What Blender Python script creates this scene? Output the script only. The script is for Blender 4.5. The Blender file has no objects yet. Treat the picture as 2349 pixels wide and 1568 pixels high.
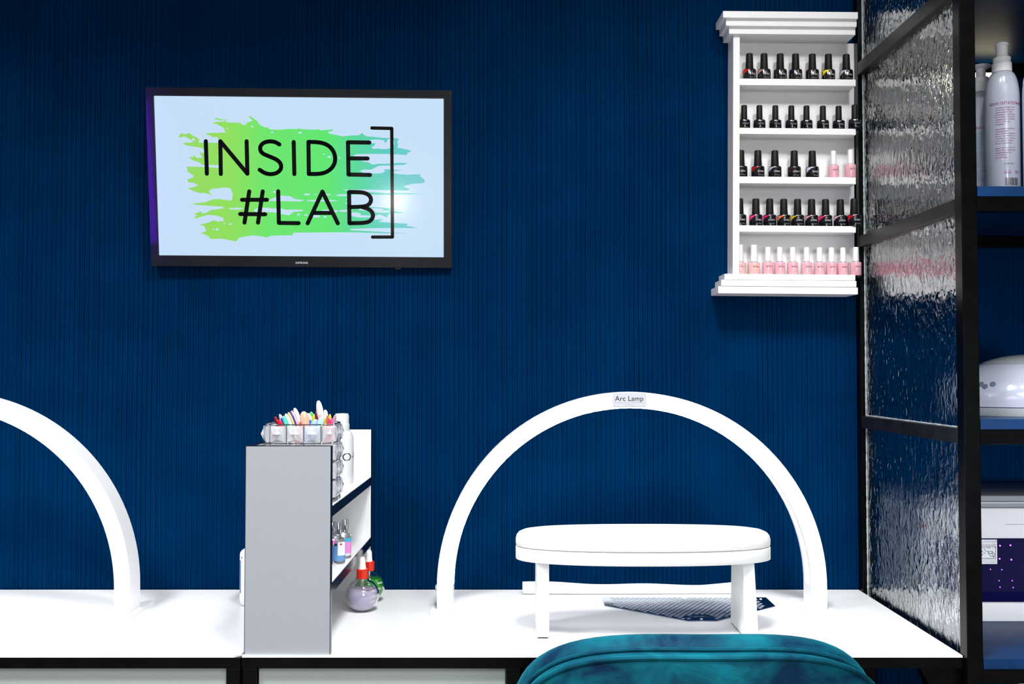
import bpy, bmesh, math, random
from mathutils import Vector, Matrix, geometry
R = math.radians
PI = math.pi
C = bpy.context.scene.collection
SC = bpy.context.scene
rng = random.Random(7)

# ---------------------------------------------------------------- camera, world, lights, exposure
CZ = 1.286                      # eye height; table tops at 0.75
cam = bpy.data.cameras.new('camera'); camo = bpy.data.objects.new('camera', cam); C.objects.link(camo)
cam.sensor_width = 36; cam.lens = 2300*36/2349
cam.clip_start = .05
PITCH = math.atan(66/2300)
camo.location = (0, 0, CZ); camo.rotation_euler = (PI/2 + PITCH, 0, 0)
SC.camera = camo
vs = SC.view_settings
vs.view_transform = 'Standard'; vs.look = 'None'; vs.gamma = 1; vs.use_curve_mapping = False
vs.exposure = 0.0
w = bpy.data.worlds.new('world'); SC.world = w; w.use_nodes = True
w.node_tree.nodes['Background'].inputs[0].default_value = (.6, .7, .9, 1)
w.node_tree.nodes['Background'].inputs[1].default_value = .1

def area(name, loc, size, power, col=(1, 1, 1), rot=(0, 0, 0), sy=None, spread=180):
    l = bpy.data.lights.new(name, 'AREA'); l.energy = power; l.color = col; l.size = size
    if sy: l.shape = 'RECTANGLE'; l.size_y = sy
    l.spread = R(spread)
    o = bpy.data.objects.new(name, l); C.objects.link(o); o.location = loc; o.rotation_euler = rot
    return o
area('ceiling_light', (-1.5, 1.05, 2.93), .4, 44, (.97, .98, 1), spread=125)
area('ceiling_light', (.15, 1.15, 2.93), .4, 40, (.97, .98, 1), spread=125)
area('cabinet_fill', (.78, .95, 2.9), .16, 2.6, (1, .99, .97), (R(-0)+math.atan2(1.5, 1.2)*1, 0, 0), spread=75)  # added unseen spot, brightens the polish cabinet
area('ceiling_light', (.7, -.6, 2.93), 1.4, 52, (.95, .97, 1), spread=140)
area('ceiling_light', (-1.2, -1.2, 2.93), 1.4, 45, (.95, .97, 1), spread=140)
area('rack_fill', (1.02, -.3, 1.05), .3, 1.3, (.84, .88, 1), (R(90), 0, R(-4)), spread=34)  # added low fill aimed at the rack, no fixture behind it
area('front_fill', (.9, -1.6, 1.9), 1.1, 28, (.96, .98, 1), (R(90), 0, 0))  # added soft frontal fill for the shelf interiors, not an actual window
area('violet_lamp', (-1.47, .6, 1.60), .055, .25, (.13, .0, 1), (R(90), 0, R(-18)), sy=.6, spread=90)

# ---------------------------------------------------------------- helpers
def zr(z): return z + CZ
def px(u, v, Y):                 # photo pixel at a known distance -> point in the room
    a = (u-1174.5)/2300; b = (784-v)/2300; c = math.cos(PITCH); s = math.sin(PITCH)
    d = Vector((a, c-b*s, s+b*c)); d *= Y/d.y
    return Vector((d.x, d.y, d.z+CZ))

def mat(name, col, rough=.5, metal=0, trans=0, ior=1.5, emit=None, es=1, coat=0, coat_rough=.05, spec=.5, sheen=0, noise=None, bump=None, alpha=1):
    m = bpy.data.materials.new(name); m.use_nodes = True
    n = m.node_tree.nodes; L = m.node_tree.links; b = n['Principled BSDF']
    b.inputs['Base Color'].default_value = (*col, 1); b.inputs['Roughness'].default_value = rough
    b.inputs['Metallic'].default_value = metal; b.inputs['Transmission Weight'].default_value = trans
    b.inputs['IOR'].default_value = ior; b.inputs['Coat Weight'].default_value = coat
    b.inputs['Coat Roughness'].default_value = coat_rough; b.inputs['Specular IOR Level'].default_value = spec
    b.inputs['Sheen Weight'].default_value = sheen; b.inputs['Alpha'].default_value = alpha
    if emit: b.inputs['Emission Color'].default_value = (*emit, 1); b.inputs['Emission Strength'].default_value = es
    if noise or bump:
        tc = n.new('ShaderNodeTexCoord')
    if noise:                    # (scale, amount)
        t = n.new('ShaderNodeTexNoise'); t.inputs['Scale'].default_value = noise[0]; t.inputs['Detail'].default_value = 4
        L.new(tc.outputs['Object'], t.inputs['Vector'])
        r = n.new('ShaderNodeValToRGB'); r.color_ramp.elements[0].position = .3; r.color_ramp.elements[1].position = .7
        k = noise[1]
        r.color_ramp.elements[0].color = (*[c*(1-k) for c in col], 1); r.color_ramp.elements[1].color = (*[min(1, c*(1+k)) for c in col], 1)
        L.new(t.outputs['Fac'], r.inputs[0]); L.new(r.outputs[0], b.inputs['Base Color'])
    if bump:                     # (scale, strength, distance)
        t = n.new('ShaderNodeTexNoise'); t.inputs['Scale'].default_value = bump[0]; t.inputs['Detail'].default_value = 3
        L.new(tc.outputs['Object'], t.inputs['Vector'])
        q = n.new('ShaderNodeBump'); q.inputs['Strength'].default_value = bump[1]; q.inputs['Distance'].default_value = bump[2]
        L.new(t.outputs['Fac'], q.inputs['Height']); L.new(q.outputs[0], b.inputs['Normal'])
    return m

M = {}
def srgb(r, g, b):
    f = lambda c: (c/255/12.92) if c/255 <= .04045 else ((c/255+.055)/1.055)**2.4
    return (f(r), f(g), f(b))
M['wall'] = mat('ribbed_blue_plaster', (.0, .0195, .069), .85, noise=(6, .14), bump=(90, .35, .003), spec=.0)
M['plain'] = mat('room_paint', (.22, .24, .27), .8, noise=(3, .05))
M['bluepaint'] = mat('blue_room_paint', (.004, .06, .2), .7, noise=(3, .08))
M['ceil'] = mat('ceiling_paint', (.6, .6, .62), .8, noise=(3, .04))
M['floor'] = mat('floor_laminate', (.22, .2, .18), .4, noise=(9, .2))
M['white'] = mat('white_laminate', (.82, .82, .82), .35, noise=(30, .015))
M['shaded_unit'] = mat('shaded_unit_laminate', (.33, .345, .37), .5, noise=(700, .05))  # white laminate with the near panel's shade put into the colour as grey
M['under'] = mat('pale_grey_drawer', (.42, .46, .44), .5, noise=(700, .05))
M['lacquer'] = mat('white_lacquer', (.84, .84, .83), .4, noise=(20, .01))
M['edge'] = mat('black_edge_banding', (.006, .007, .009), .18, spec=.6, noise=(25, .4))
M['steel'] = mat('black_painted_steel', (.0015, .0015, .0015), .24, spec=.14, noise=(30, .5), bump=(60, .15, .001))
M['raw'] = mat('brown_black_steel', (.014, .012, .011), .36, metal=.2, spec=.4, noise=(22, .5), bump=(45, .2, .001))
M['bezel'] = mat('glossy_black_bezel', (.008, .008, .009), .16, coat=.5, noise=(8, .3))
M['plastic'] = mat('white_plastic', (.83, .83, .83), .3, noise=(20, .01))
M['lamp'] = mat('lamp_white', (.84, .84, .84), .35, noise=(20, .01))
M['led'] = mat('led_diffuser', (.9, .9, .9), .4, emit=(.94, .97, 1), es=10.5)
M['leather'] = mat('white_leatherette', (.84, .835, .80), .45, bump=(260, .35, .002))
M['blueboard'] = mat('blue_painted_board', (.0, .027, .1), .4, spec=.25, noise=(14, .25), bump=(30, .2, .001))
M['chrome'] = mat('chrome', (.75, .76, .78), .08, metal=1)
M['brushed'] = mat('perforated_steel', (.42, .47, .56), .16, metal=1, noise=(8, .1))
M['black'] = mat('black_plastic', (.006, .006, .007), .4)
M['blackcap'] = mat('black_matt_cap', (.004, .004, .005), .55, spec=.3)
M['polish'] = mat('black_glossy_bottle', (.004, .004, .005), .08, coat=.6)
M['whitecap'] = mat('white_cap', (.78, .78, .78), .4)
M['pink'] = mat('pink_bottle', srgb(226, 168, 178), .1, coat=.4, noise=(60, .06))
M['pinkp'] = mat('peach_pink_bottle', srgb(228, 176, 172), .1, coat=.4, noise=(60, .06))
M['print'] = mat('white_print', (.75, .75, .75), .5)
M['greyprint'] = mat('grey_print', (.35, .38, .42), .5)
M['ink'] = mat('dark_ink', (.01, .01, .012), .5)
M['purpleink'] = mat('plum_ink', srgb(125, 12, 80), .5)
M['cyanink'] = mat('cyan_ink', srgb(40, 150, 190), .5)
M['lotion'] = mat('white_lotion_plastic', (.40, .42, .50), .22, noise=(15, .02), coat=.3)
M['grey'] = mat('grey_plastic', (.3, .32, .34), .35)
M['btn'] = mat('slate_button', (.10, .13, .18), .35)
M['red'] = mat('red_metal_collar', srgb(225, 45, 25), .25, metal=.35)
M['bulb'] = mat('dropper_rubber', (.85, .85, .82), .5)
M['glass'] = mat('clear_glass', (1, 1, 1), .0, trans=1, ior=1.45)
M['crystal'] = mat('crystal_glass', (.95, .96, .98), .02, trans=.6, ior=1.6, coat=1)
M['lilac'] = mat('lilac_liquid', srgb(218, 210, 240), .1, trans=.15, ior=1.34)
M['green'] = mat('green_liquid', srgb(60, 190, 35), .0, trans=.55, ior=1.34)
M['blueliq'] = mat('blue_liquid', srgb(125, 180, 235), .05, trans=.35, ior=1.34)
M['pinklab'] = mat('pink_label', srgb(222, 130, 200), .5)
M['teallab'] = mat('teal_label', srgb(50, 170, 205), .5)
M['paper'] = mat('paper_label', (.82, .83, .84), .5)
M['frost'] = mat('frosted_plastic', (.86, .87, .88), .25, trans=.25, ior=1.4)
M['uvglass'] = mat('uv_window', (.0005, .0003, .012), .08, coat=.4, emit=(.02, .0, .35), es=.08)
M['uvled'] = mat('violet_led', (.1, .02, .4), .3, emit=(.35, .08, 1), es=5)
M['warm'] = mat('warm_lamp', (1, .95, .8), .4, emit=(1, .9, .62), es=4)
M['bulbglow'] = mat('bulb_glow', (1, 1, 1), .4, emit=(1, .93, .82), es=260)
M['silicone'] = mat('clear_silicone', (.5, .56, .58), .25, bump=(120, .8, .004))

def velvet():
    m = mat('teal_velvet', (.002, .10, .17), .7, sheen=.45, spec=.1)
    n = m.node_tree.nodes; L = m.node_tree.links; b = n['Principled BSDF']
    b.inputs['Sheen Tint'].default_value = (.02, .42, .52, 1); b.inputs['Sheen Roughness'].default_value = .38
    tc = n.new('ShaderNodeTexCoord'); mp = n.new('ShaderNodeMapping'); mp.inputs['Scale'].default_value = (6, 6, 9)
    mp.inputs['Rotation'].default_value = (0, .7, 0)
    t = n.new('ShaderNodeTexNoise'); t.inputs['Scale'].default_value = 1.2; t.inputs['Detail'].default_value = 6; t.inputs['Distortion'].default_value = 1.6
    r = n.new('ShaderNodeValToRGB'); e = r.color_ramp.elements
    e[0].position = .34; e[0].color = (.0006, .016, .046, 1); e[1].position = .68; e[1].color = (.001, .115, .155, 1)
    L.new(tc.outputs['Object'], mp.inputs[0]); L.new(mp.outputs[0], t.inputs['Vector']); L.new(t.outputs['Fac'], r.inputs[0]); L.new(r.outputs[0], b.inputs['Base Color'])
    q = n.new('ShaderNodeBump'); q.inputs['Strength'].default_value = .25; q.inputs['Distance'].default_value = .02
    L.new(t.outputs['Fac'], q.inputs['Height']); L.new(q.outputs[0], b.inputs['Normal'])
    return m
M['velvet'] = velvet()

def rain_glass():
    m = mat('rain_glass', (.93, .97, .97), .0, trans=1, ior=1.7)
    n = m.node_tree.nodes; L = m.node_tree.links; b = n['Principled BSDF']
    tc = n.new('ShaderNodeTexCoord'); mp = n.new('ShaderNodeMapping'); mp.inputs['Scale'].default_value = (1, 1, .6)
    t = n.new('ShaderNodeTexNoise'); t.inputs['Scale'].default_value = 75; t.inputs['Detail'].default_value = 1.5; t.inputs['Distortion'].default_value = .6
    t2 = n.new('ShaderNodeTexNoise'); t2.inputs['Scale'].default_value = 22; t2.inputs['Detail'].default_value = 1
    ad = n.new('ShaderNodeMath'); ad.operation = 'ADD'
    L.new(tc.outputs['Object'], mp.inputs[0]); L.new(mp.outputs[0], t.inputs['Vector']); L.new(mp.outputs[0], t2.inputs['Vector'])
    L.new(t.outputs['Fac'], ad.inputs[0]); L.new(t2.outputs['Fac'], ad.inputs[1])
    q = n.new('ShaderNodeBump'); q.inputs['Strength'].default_value = 1; q.inputs['Distance'].default_value = .0022
    b.inputs['Coat Weight'].default_value = 1; b.inputs['Coat Roughness'].default_value = .02; b.inputs['Coat IOR'].default_value = 1.75
    L.new(ad.outputs[0], q.inputs['Height']); L.new(q.outputs[0], b.inputs['Normal']); L.new(q.outputs[0], b.inputs['Coat Normal'])
    return m
M['rain'] = rain_glass()

def obj(name, bm, m, parent=None, smooth=False, world=True, sharp=35):
    """link bm as ONE mesh object; world coordinates become local to the parent's root"""
    me = bpy.data.meshes.new(name)
    if parent is not None and world:
        o_ = parent.get('_org', None) if False else ORG.get(parent.name)
        bmesh.ops.translate(bm, verts=bm.verts, vec=-Vector(o_))
    if smooth:
        for f in bm.faces: f.smooth = True
        for e in bm.edges:
            if len(e.link_faces) == 2 and e.calc_face_angle(0) > R(sharp): e.smooth = False
    bm.to_mesh(me); bm.free()
    me.materials.append(m)
    o = bpy.data.objects.new(name, me); C.objects.link(o)
    if parent is not None:
        o.parent = parent; ORG[o.name] = ORG[parent.name]
    else: ORG[o.name] = (0, 0, 0)
    return o
ORG = {}
def thing(name, label, cat, loc, group=None, rot=None, order='XYZ'):
    o = bpy.data.objects.new(name, None); C.objects.link(o); o.empty_display_size = .05
    o.location = loc; o['label'] = label; o['category'] = cat
    if group: o['group'] = group
    if rot: o.rotation_mode = order; o.rotation_euler = rot
    ORG[o.name] = tuple(loc)
    return o
def tag(o, label, cat, group=None):
    o['label'] = label; o['category'] = cat
    if group: o['group'] = group
    return o
def struct(name, bm, m, **k):
    o = obj(name, bm, m, **k); o['kind'] = 'structure'; return o
def mesh_at(name, bm, m, loc, smooth=False):        # single-mesh thing with its origin at loc, bm in world coords
    bmesh.ops.translate(bm, verts=bm.verts, vec=-Vector(loc))
    o = obj(name, bm, m, smooth=smooth); o.location = loc; ORG[o.name] = tuple(loc); return o

def box(x0, x1, y0, y1, z0, z1, bev=0, bm=None, seg=2):
    b = bmesh.new()
    bmesh.ops.create_cube(b, size=1)
    for v in b.verts:
        v.co = Vector((x0+(v.co.x+.5)*(x1-x0), y0+(v.co.y+.5)*(y1-y0), z0+(v.co.z+.5)*(z1-z0)))
    if bev: bmesh.ops.bevel(b, geom=b.edges[:], offset=bev, segments=seg, affect='EDGES', profile=.5)
    if bm is None: return b
    return merge(bm, b)
def merge(bm, b):
    me = bpy.data.meshes.new('tmp'); b.to_mesh(me); b.free(); bm.from_mesh(me); bpy.data.meshes.remove(me); return bm
def lathe(prof, n=24, c=(0, 0, 0), bm=None, sx=1, sy=1):
    b = bm or bmesh.new(); rings = []
    for r, z in prof:
        if r < 1e-6: rings.append([b.verts.new((c[0], c[1], c[2]+z))])
        else: rings.append([b.verts.new((c[0]+r*sx*math.cos(2*PI*i/n), c[1]+r*sy*math.sin(2*PI*i/n), c[2]+z)) for i in range(n)])
    for A, B in zip(rings, rings[1:]):
        for i in range(n):
            j = (i+1) % n
            if len(A) == 1 and len(B) == 1: continue
            if len(A) == 1: b.faces.new((A[0], B[j], B[i]))
            elif len(B) == 1: b.faces.new((A[i], A[j], B[0]))
            else: b.faces.new((A[i], A[j], B[j], B[i]))
    for k, g in ((0, rings[0]), (1, rings[-1])):
        if len(g) > 1:
            b.faces.new(g if k else list(reversed(g)))
    bmesh.ops.recalc_face_normals(b, faces=b.faces[:])
    return b
def prism(poly, axis, a0, a1, bm=None, bev=0):
    """polygon extruded along axis: 'x': pts (y,z); 'y': pts (x,z); 'z': pts (x,y)"""
    b = bmesh.new()
    def P(p, a):
        return {'x': (a, p[0], p[1]), 'y': (p[0], a, p[1]), 'z': (p[0], p[1], a)}[axis]
    A = [b.verts.new(P(p, a0)) for p in poly]; B = [b.verts.new(P(p, a1)) for p in poly]
    n = len(poly)
    b.faces.new(A); b.faces.new(list(reversed(B)))
    for i in range(n): b.faces.new((A[i], A[(i+1) % n], B[(i+1) % n], B[i]))
    bmesh.ops.recalc_face_normals(b, faces=b.faces[:])
    if bev: bmesh.ops.bevel(b, geom=b.edges[:], offset=bev, segments=2, affect='EDGES', profile=.5)
    return merge(bm, b) if bm else b
def tube(pts, r, n=8, bm=None, closed=False):
    b = bm or bmesh.new(); pts = [Vector(p) for p in pts]; rings = []; N = len(pts)
    for i, p in enumerate(pts):
        if closed: t = pts[(i+1) % N]-pts[i-1]
        else: t = pts[min(i+1, N-1)]-pts[max(i-1, 0)]
        t.normalize(); up = Vector((0, 1, 0)) if abs(t.y) < .9 else Vector((1, 0, 0))
        s = t.cross(up).normalized(); q = s.cross(t)
        rr = r[i] if isinstance(r, (list, tuple)) else r
        rings.append([b.verts.new(p+s*rr*math.cos(2*PI*k/n)+q*rr*math.sin(2*PI*k/n)) for k in range(n)])
    for i in range(N if closed else N-1):
        A = rings[i]; B = rings[(i+1) % N]
        for k in range(n): b.faces.new((A[k], A[(k+1) % n], B[(k+1) % n], B[k]))
    if not closed: b.faces.new(list(reversed(rings[0]))); b.faces.new(rings[-1])
    bmesh.ops.recalc_face_normals(b, faces=b.faces[:])
    return b
def rrect(x0, x1, y0, y1, r, n=6):
    P = []
    for cx, cy, a0 in ((x1-r, y1-r, 0), (x0+r, y1-r, 90), (x0+r, y0+r, 180), (x1-r, y0+r, 270)):
        for i in range(n+1):
            a = R(a0+90*i/n); P.append((cx+r*math.cos(a), cy+r*math.sin(a)))
    return P
def flat(poly, f, thick=0):
    """tessellated flat polygon of 2D pts mapped by f(x,y)->3D"""
    b = bmesh.new(); vs_ = [b.verts.new(f(*p)) for p in poly]
    for t in geometry.tessellate_polygon([[Vector((p[0], p[1], 0)) for p in poly]]):
        try: b.faces.new([vs_[i] for i in t])
        except ValueError: pass
    return b
FONTC = {}
def text_bm(s, size, res=2, extrude=0):
    """text as a bmesh in the XZ plane, centred on the origin, facing -Y; size is cap height"""
    key = (s, res)
    cu = bpy.data.curves.new('txt', 'FONT'); cu.body = s; cu.size = 1; cu.resolution_u = res; cu.align_x = 'CENTER'
    o = bpy.data.objects.new('txt', cu); C.objects.link(o)
    dg = bpy.context.evaluated_depsgraph_get()
    me = bpy.data.meshes.new_from_object(o.evaluated_get(dg))
    b = bmesh.new(); b.from_mesh(me)
    bpy.data.objects.remove(o); bpy.data.curves.remove(cu); bpy.data.meshes.remove(me)
    k = size/.72
    for v in b.verts:
        v.co = Vector((v.co.x*k, 0, v.co.y*k - size/2))
    return b
def wrap(b, r, ang0=0, c=(0, 0, 0), prof=None):
    """wrap an XZ-plane mesh round a vertical cylinder facing -Y; ang0 turns it towards +X"""
    for v in b.verts:
        rr = prof(v.co.z) if prof else r
        a = v.co.x/r + ang0
        v.co = Vector((c[0]+rr*math.sin(a), c[1]-rr*math.cos(a), c[2]+v.co.z))
    return b
def shift(b, x=0, y=0, z=0, sx=1):
    for v in b.verts: v.co.x = v.co.x*sx+x; v.co.y += y; v.co.z += z
    return b
def copy_tree(o, parent=None):
    c = o.copy(); C.objects.link(c); c.parent = parent
    for ch in KIDS.get(o.name, []): copy_tree(ch, c)
    return c
KIDS = {}
def remember(root):
    def rec(o):
        k = [x for x in ALL if x.parent == o]; KIDS[o.name] = k
        for x in k: rec(x)
    ALL = list(C.objects); rec(root)

# ---------------------------------------------------------------- room shell
XL, XR, YB, YF, H = -3.2, 2.7, 2.48, -2.6, 2.95
def wall_back():
    b = bmesh.new(); prof = []; x = XL
    k = 0; base = .002
    while x < XR:
        if k % 14 == 0: base = rng.uniform(.0012, .0032); wd0 = rng.uniform(.0112, .0124)
        wd = wd0+rng.uniform(-.0006, .0006); g = rng.uniform(.0017, .0024); dp = base*rng.uniform(.6, 1.4)
        g2 = rng.uniform(.0, .0011)*(1 if rng.random() < .5 else .15)
        prof += [(x, 0, 0), (x+g*.5, dp, 0), (x+g, .0, 0), (x+wd*.5, -.0003, 0), (x+wd*.5+.0005, g2, 0), (x+wd*.5+.0012, -.0002, 0)]
        x += wd; k += 1
    prof.append((XR, 0, 0))
    rows = 9; G = []; ph = [rng.uniform(0, 6.28) for _ in range(12)]
    for j in range(rows):
        z = H*j/(rows-1); row = []
        for i, (px_, d, _) in enumerate(prof):
            row.append(b.verts.new((px_+.0011*math.sin(3.1*px_+ph[j % 12])+.0006*math.sin(17*px_+ph[(j*5) % 12]), YB+d, z)))
        G.append(row)
    for j in range(rows-1):
        for i in range(len(prof)-1):
            b.faces.new((G[j][i], G[j][i+1], G[j+1][i+1], G[j+1][i]))
    # solid behind
    box(XL, XR, YB+.006, YB+.1, 0, H, bm=b)
    return b
struct('wall_back', wall_back(), M['wall'])
struct('wall_front', box(XL, XR, YF-.1, YF, 0, H), M['plain'])
struct('wall_left', box(XL-.1, XL, YF-.1, YB+.1, 0, H), M['bluepaint'])
struct('wall_right', box(XR, XR+.1, YF-.1, YB+.1, 0, H), M['plain'])
struct('floor', box(XL-.1, XR+.1, YF-.1, YB+.1, -.1, 0), M['floor'])
struct('ceiling', box(XL-.1, XR+.1, YF-.1, YB+.1, H, H+.1), M['ceil'])

# ---------------------------------------------------------------- desks
TT = .75
def desk(name, label, x0, x1, yf, yb, legs, chamfer=False, cab=None):
    t = thing(name, label, 'desk', ((x0+x1)/2, (yf+yb)/2, 0))
    if chamfer: poly = [(x0, yf), (x1-.012, yf), (x1, yf+.012), (x1, yb), (x0, yb)]
    else: poly = [(x0, yf), (x1, yf), (x1, yb), (x0, yb)]
    obj('tabletop', prism(poly, 'z', TT-.004, TT), M['white'], t)
    e = box(x0, x1, yf-.0006, yf+.03, TT-.0235, TT-.0045)
    obj('front_rail', e, M['steel'], t)
    obj('back_rail', box(x0, x1, yb-.03, yb, TT-.0235, TT-.0045), M['steel'], t)
    for a in legs:
        for y in (yf, yb-.028):
            obj('leg', box(a, a+.026, y, y+.028, 0, TT-.0245, .001), M['steel'], t)
    return t
d1 = desk('nail_desk', 'long white manicure desk with black metal frame at the left, under the left arc lamp', -1.95, -.512, 1.906, 2.474, (-1.94, -.5385), True)
d2 = desk('nail_desk', 'white manicure desk with black metal frame between organiser and glass partition', -.509, .8495, 1.906, 2.474, (-.5075, -.0105))
obj('bracket', prism([(.772, TT-.0245), (.8495, TT-.0245), (.8495, .2), (.79, .2), (.79, TT-.06)], 'y', 1.915, 1.95), M['steel'], d2)
# drawer units under the desks
def unit(x0, x1, label):
    t = thing('drawer_unit', label, 'cabinet', ((x0+x1)/2, 2.15, 0))
    obj('body', box(x0, x1, 1.935, 2.4, .05, TT-.03, .001), M['under'], t)
    z = TT-.027
    for h in (.2, .22, .25):
        d = obj('drawer', box(x0+.001, x1-.001, 1.916, 1.934, z-h+.003, z, .001), M['under'], t)
        obj('handle', tube([((x0+x1)/2-.05, 1.905, z-h/2), ((x0+x1)/2+.05, 1.905, z-h/2)], .005), M['chrome'], d)
        z -= h
    obj('plinth', box(x0+.02, x1-.02, 1.96, 2.38, 0, .05), M['black'], t)
unit(-1.90, -.5395, 'pale grey drawer unit below the left desk')
unit(-.4805, -.0115, 'pale grey drawer unit below the right desk, left of the teal chair')
o = mesh_at('cable_box', box(.0215, .3, 2.3, 2.44, 0, .515, .004), M['plastic'], (.16, 2.37, 0)); tag(o, 'low white box in the open space under the right desk', 'box')

# ---------------------------------------------------------------- television
TVC = (-.5147, 2.4263, CZ+.4665)
tv = thing('television', 'wall-mounted black flat television tilted downwards, screen showing a green brush logo', 'television', TVC, rot=(.1438, .00483, .01908), order='YXZ')
def tobj(n, b, m, p=tv, **k): return obj(n, b, m, p, world=False, **k)
W2, H2 = .3675, .214
sx0, sx1, sz0, sz1 = -.3505, .3502, -.1900, .1965
fr = bmesh.new()
for a in ((-W2, sx0, -H2, H2), (sx1, W2, -H2, H2), (sx0, sx1, -H2, sz0), (sx0, sx1, sz1, H2)):
    box(a[0], a[1], -.0, .022, a[2], a[3], bm=fr)
fb = tobj('bezel', fr, M['bezel'])
tobj('bezel_lip', (lambda b: [box(sx0, sx0+.0022, .0, .006, sz0, sz1, bm=b), box(sx1-.0022, sx1, .0, .006, sz0, sz1, bm=b), box(sx0, sx1, .0, .006, sz1-.0022, sz1, bm=b), box(sx0, sx1, .0, .006, sz0, sz0+.0022, bm=b)] and b)(bmesh.new()), M['black'])
tobj('back_shell', box(-W2+.004, W2-.004, .022, .040, -H2+.004, H2-.004, .004), M['black'])
tobj('wall_bracket', box(-.1, .1, .040, .0536, -.12, -.02), M['steel'])
tobj('ir_sensor', box(.228, .243, .004, .014, -H2-.005, -H2, .001), M['black'])
def screen_mat(name, stops, es):
    m = mat(name, (.01, .01, .01), .12, spec=.5, coat=.35, coat_rough=.22)
    n = m.node_tree.nodes; L = m.node_tree.links; b = n['Principled BSDF']
    if len(stops) == 1:
        b.inputs['Emission Color'].default_value = (*stops[0][1], 1)
    else:
        tc = n.new('ShaderNodeTexCoord'); s = n.new('ShaderNodeSeparateXYZ'); r = n.new('ShaderNodeValToRGB')
        mr = n.new('ShaderNodeMapRange'); mr.inputs[1].default_value = sx0; mr.inputs[2].default_value = sx1
        L.new(tc.outputs['Object'], s.inputs[0]); L.new(s.outputs['X'], mr.inputs[0]); L.new(mr.outputs[0], r.inputs[0])
        while len(r.color_ramp.elements) < len(stops): r.color_ramp.elements.new(.5)
        for e, (p_, c_) in zip(r.color_ramp.elements, stops): e.position = p_; e.color = (*c_, 1)
        L.new(r.outputs[0], b.inputs['Emission Color'])
    b.inputs['Emission Strength'].default_value = es
    return m
SM = screen_mat('screen_light', [(0, srgb(200, 226, 250))], .97)
GM = screen_mat('screen_green', [(.08, srgb(150, 220, 90)), (.25, srgb(144, 226, 88)), (.38, srgb(108, 232, 104)), (.6, srgb(92, 232, 112)), (.7, srgb(84, 216, 158)), (.8, srgb(86, 202, 196)), (.95, srgb(120, 204, 212))], .97)
KM = mat('screen_black', (.002, .002, .002), .12, coat=.2, coat_rough=.22, spec=.2)
tobj('screen', box(sx0, sx1, .004, .012, sz0, sz1), SM)
CT = [(150, 115), (2228, 132), (2228, 1277), (190, 1262)]
def scr(x, y, d=.0036):
    s = t = .5
    for _ in range(8):
        yt = CT[0][1]+(CT[1][1]-CT[0][1])*s; yb = CT[3][1]+(CT[2][1]-CT[3][1])*s; t = (y-yt)/(yb-yt)
        xl = CT[0][0]+(CT[3][0]-CT[0][0])*t; xr = CT[1][0]+(CT[2][0]-CT[1][0])*t; s = (x-xl)/(xr-xl)
    return (sx0+(sx1-sx0)*s, d, sz1-(sz1-sz0)*t)
BR = [(568,312),(600,304),(655,300),(662,290),(625,293),(583,282),(590,274),(640,286),(668,288),(668,305),(720,308),(790,312),(840,303),(858,293),(846,283),(826,263),(845,264),(862,278),(893,300),(905,322),(940,340),(970,345),(978,356),(1050,358),(1120,352),(1170,354),(1183,346),(1200,354),(1300,358),(1320,354),(1345,362),(1428,355),(1430,364),(1395,372),(1400,384),(1440,392),(1480,400),(1495,404),(1560,398),(1615,396),(1628,388),(1636,376),(1648,392),(1670,404),(1720,408),(1760,412),(1810,416),(1880,416),(1903,422),(1888,440),(1895,462),(1890,485),(1940,492),(1993,507),(1965,520),(1955,536),(1900,532),(1800,528),(1700,528),(1600,530),(1568,545),(1640,580),(1690,590),(1710,604),(1760,598),(1830,598),(1900,590),(1965,594),(1940,606),(1850,610),(1760,612),(1700,640),(1650,640),(1620,650),(1650,664),(1720,668),(1780,665),(1803,650),(1792,637),(1830,638),(1925,645),(1850,652),(1880,670),(1960,676),(2058,672),(2052,688),(2085,710),(2083,735),(1990,742),(1930,760),(1982,780),(1950,790),(1700,783),(1500,784),(1560,798),(1700,800),(1800,808),(1880,805),(2070,812),(1960,817),(1850,820),(1600,818),(1455,822),(1460,828),(1560,830),(1645,838),(1600,848),(1520,850),(1540,868),(1515,882),(1580,902),(1800,912),(1915,925),(1820,928),(1950,950),(1840,952),(1815,975),(1835,990),(1790,972),(1760,960),(1700,985),(1720,1000),(1790,995),(1755,1014),(1850,1020),(1965,1028),(1955,1042),(2045,1060),(1940,1058),(1700,1060),(1560,1064),(1548,1074),(1700,1082),(1850,1092),(1985,1097),(1800,1097),(1600,1090),(1400,1090),(1150,1092),(1138,1112),(1050,1112),(985,1115),(960,1128),(920,1118),(860,1112),(780,1125),(755,1135),(745,1155),(700,1148),(640,1135),(560,1138),(540,1115),(492,1096),(530,1080),(515,1045),(480,1036),(550,1018),(580,1002),(610,1013),(655,1008),(648,985),(600,970),(545,963),(500,975),(455,990),(442,978),(470,970),(442,958),(470,947),(495,940),(497,955),(530,950),(560,930),(600,925),(660,915),(640,905),(560,900),(440,890),(430,884),(520,875),(560,858),(580,852),(640,850),(690,862),(712,858),(716,810),(700,775),(660,768),(610,773),(590,785),(598,797),(555,785),(545,800),(577,812),(570,824),(520,808),(480,808),(440,795),(395,772),(440,766),(472,752),(440,735),(398,730),(395,708),(430,700),(440,685),(395,655),(390,620),(450,620),(620,628),(620,610),(540,606),(500,608),(480,590),(440,578),(402,553),(440,553),(430,542),(443,540),(462,558),(505,556),(490,540),(480,516),(510,525),(515,500),(495,487),(380,468),(362,456),(380,450),(440,448),(410,425),(370,405),(345,414),(332,411),(345,385),(360,383),(370,392),(410,382),(430,400),(462,413),(478,428),(472,450),(560,450),(610,452),(620,430),(600,408),(572,412),(558,400),(520,388),(545,381),(620,380),(665,378),(650,345),(600,318)]
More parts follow.
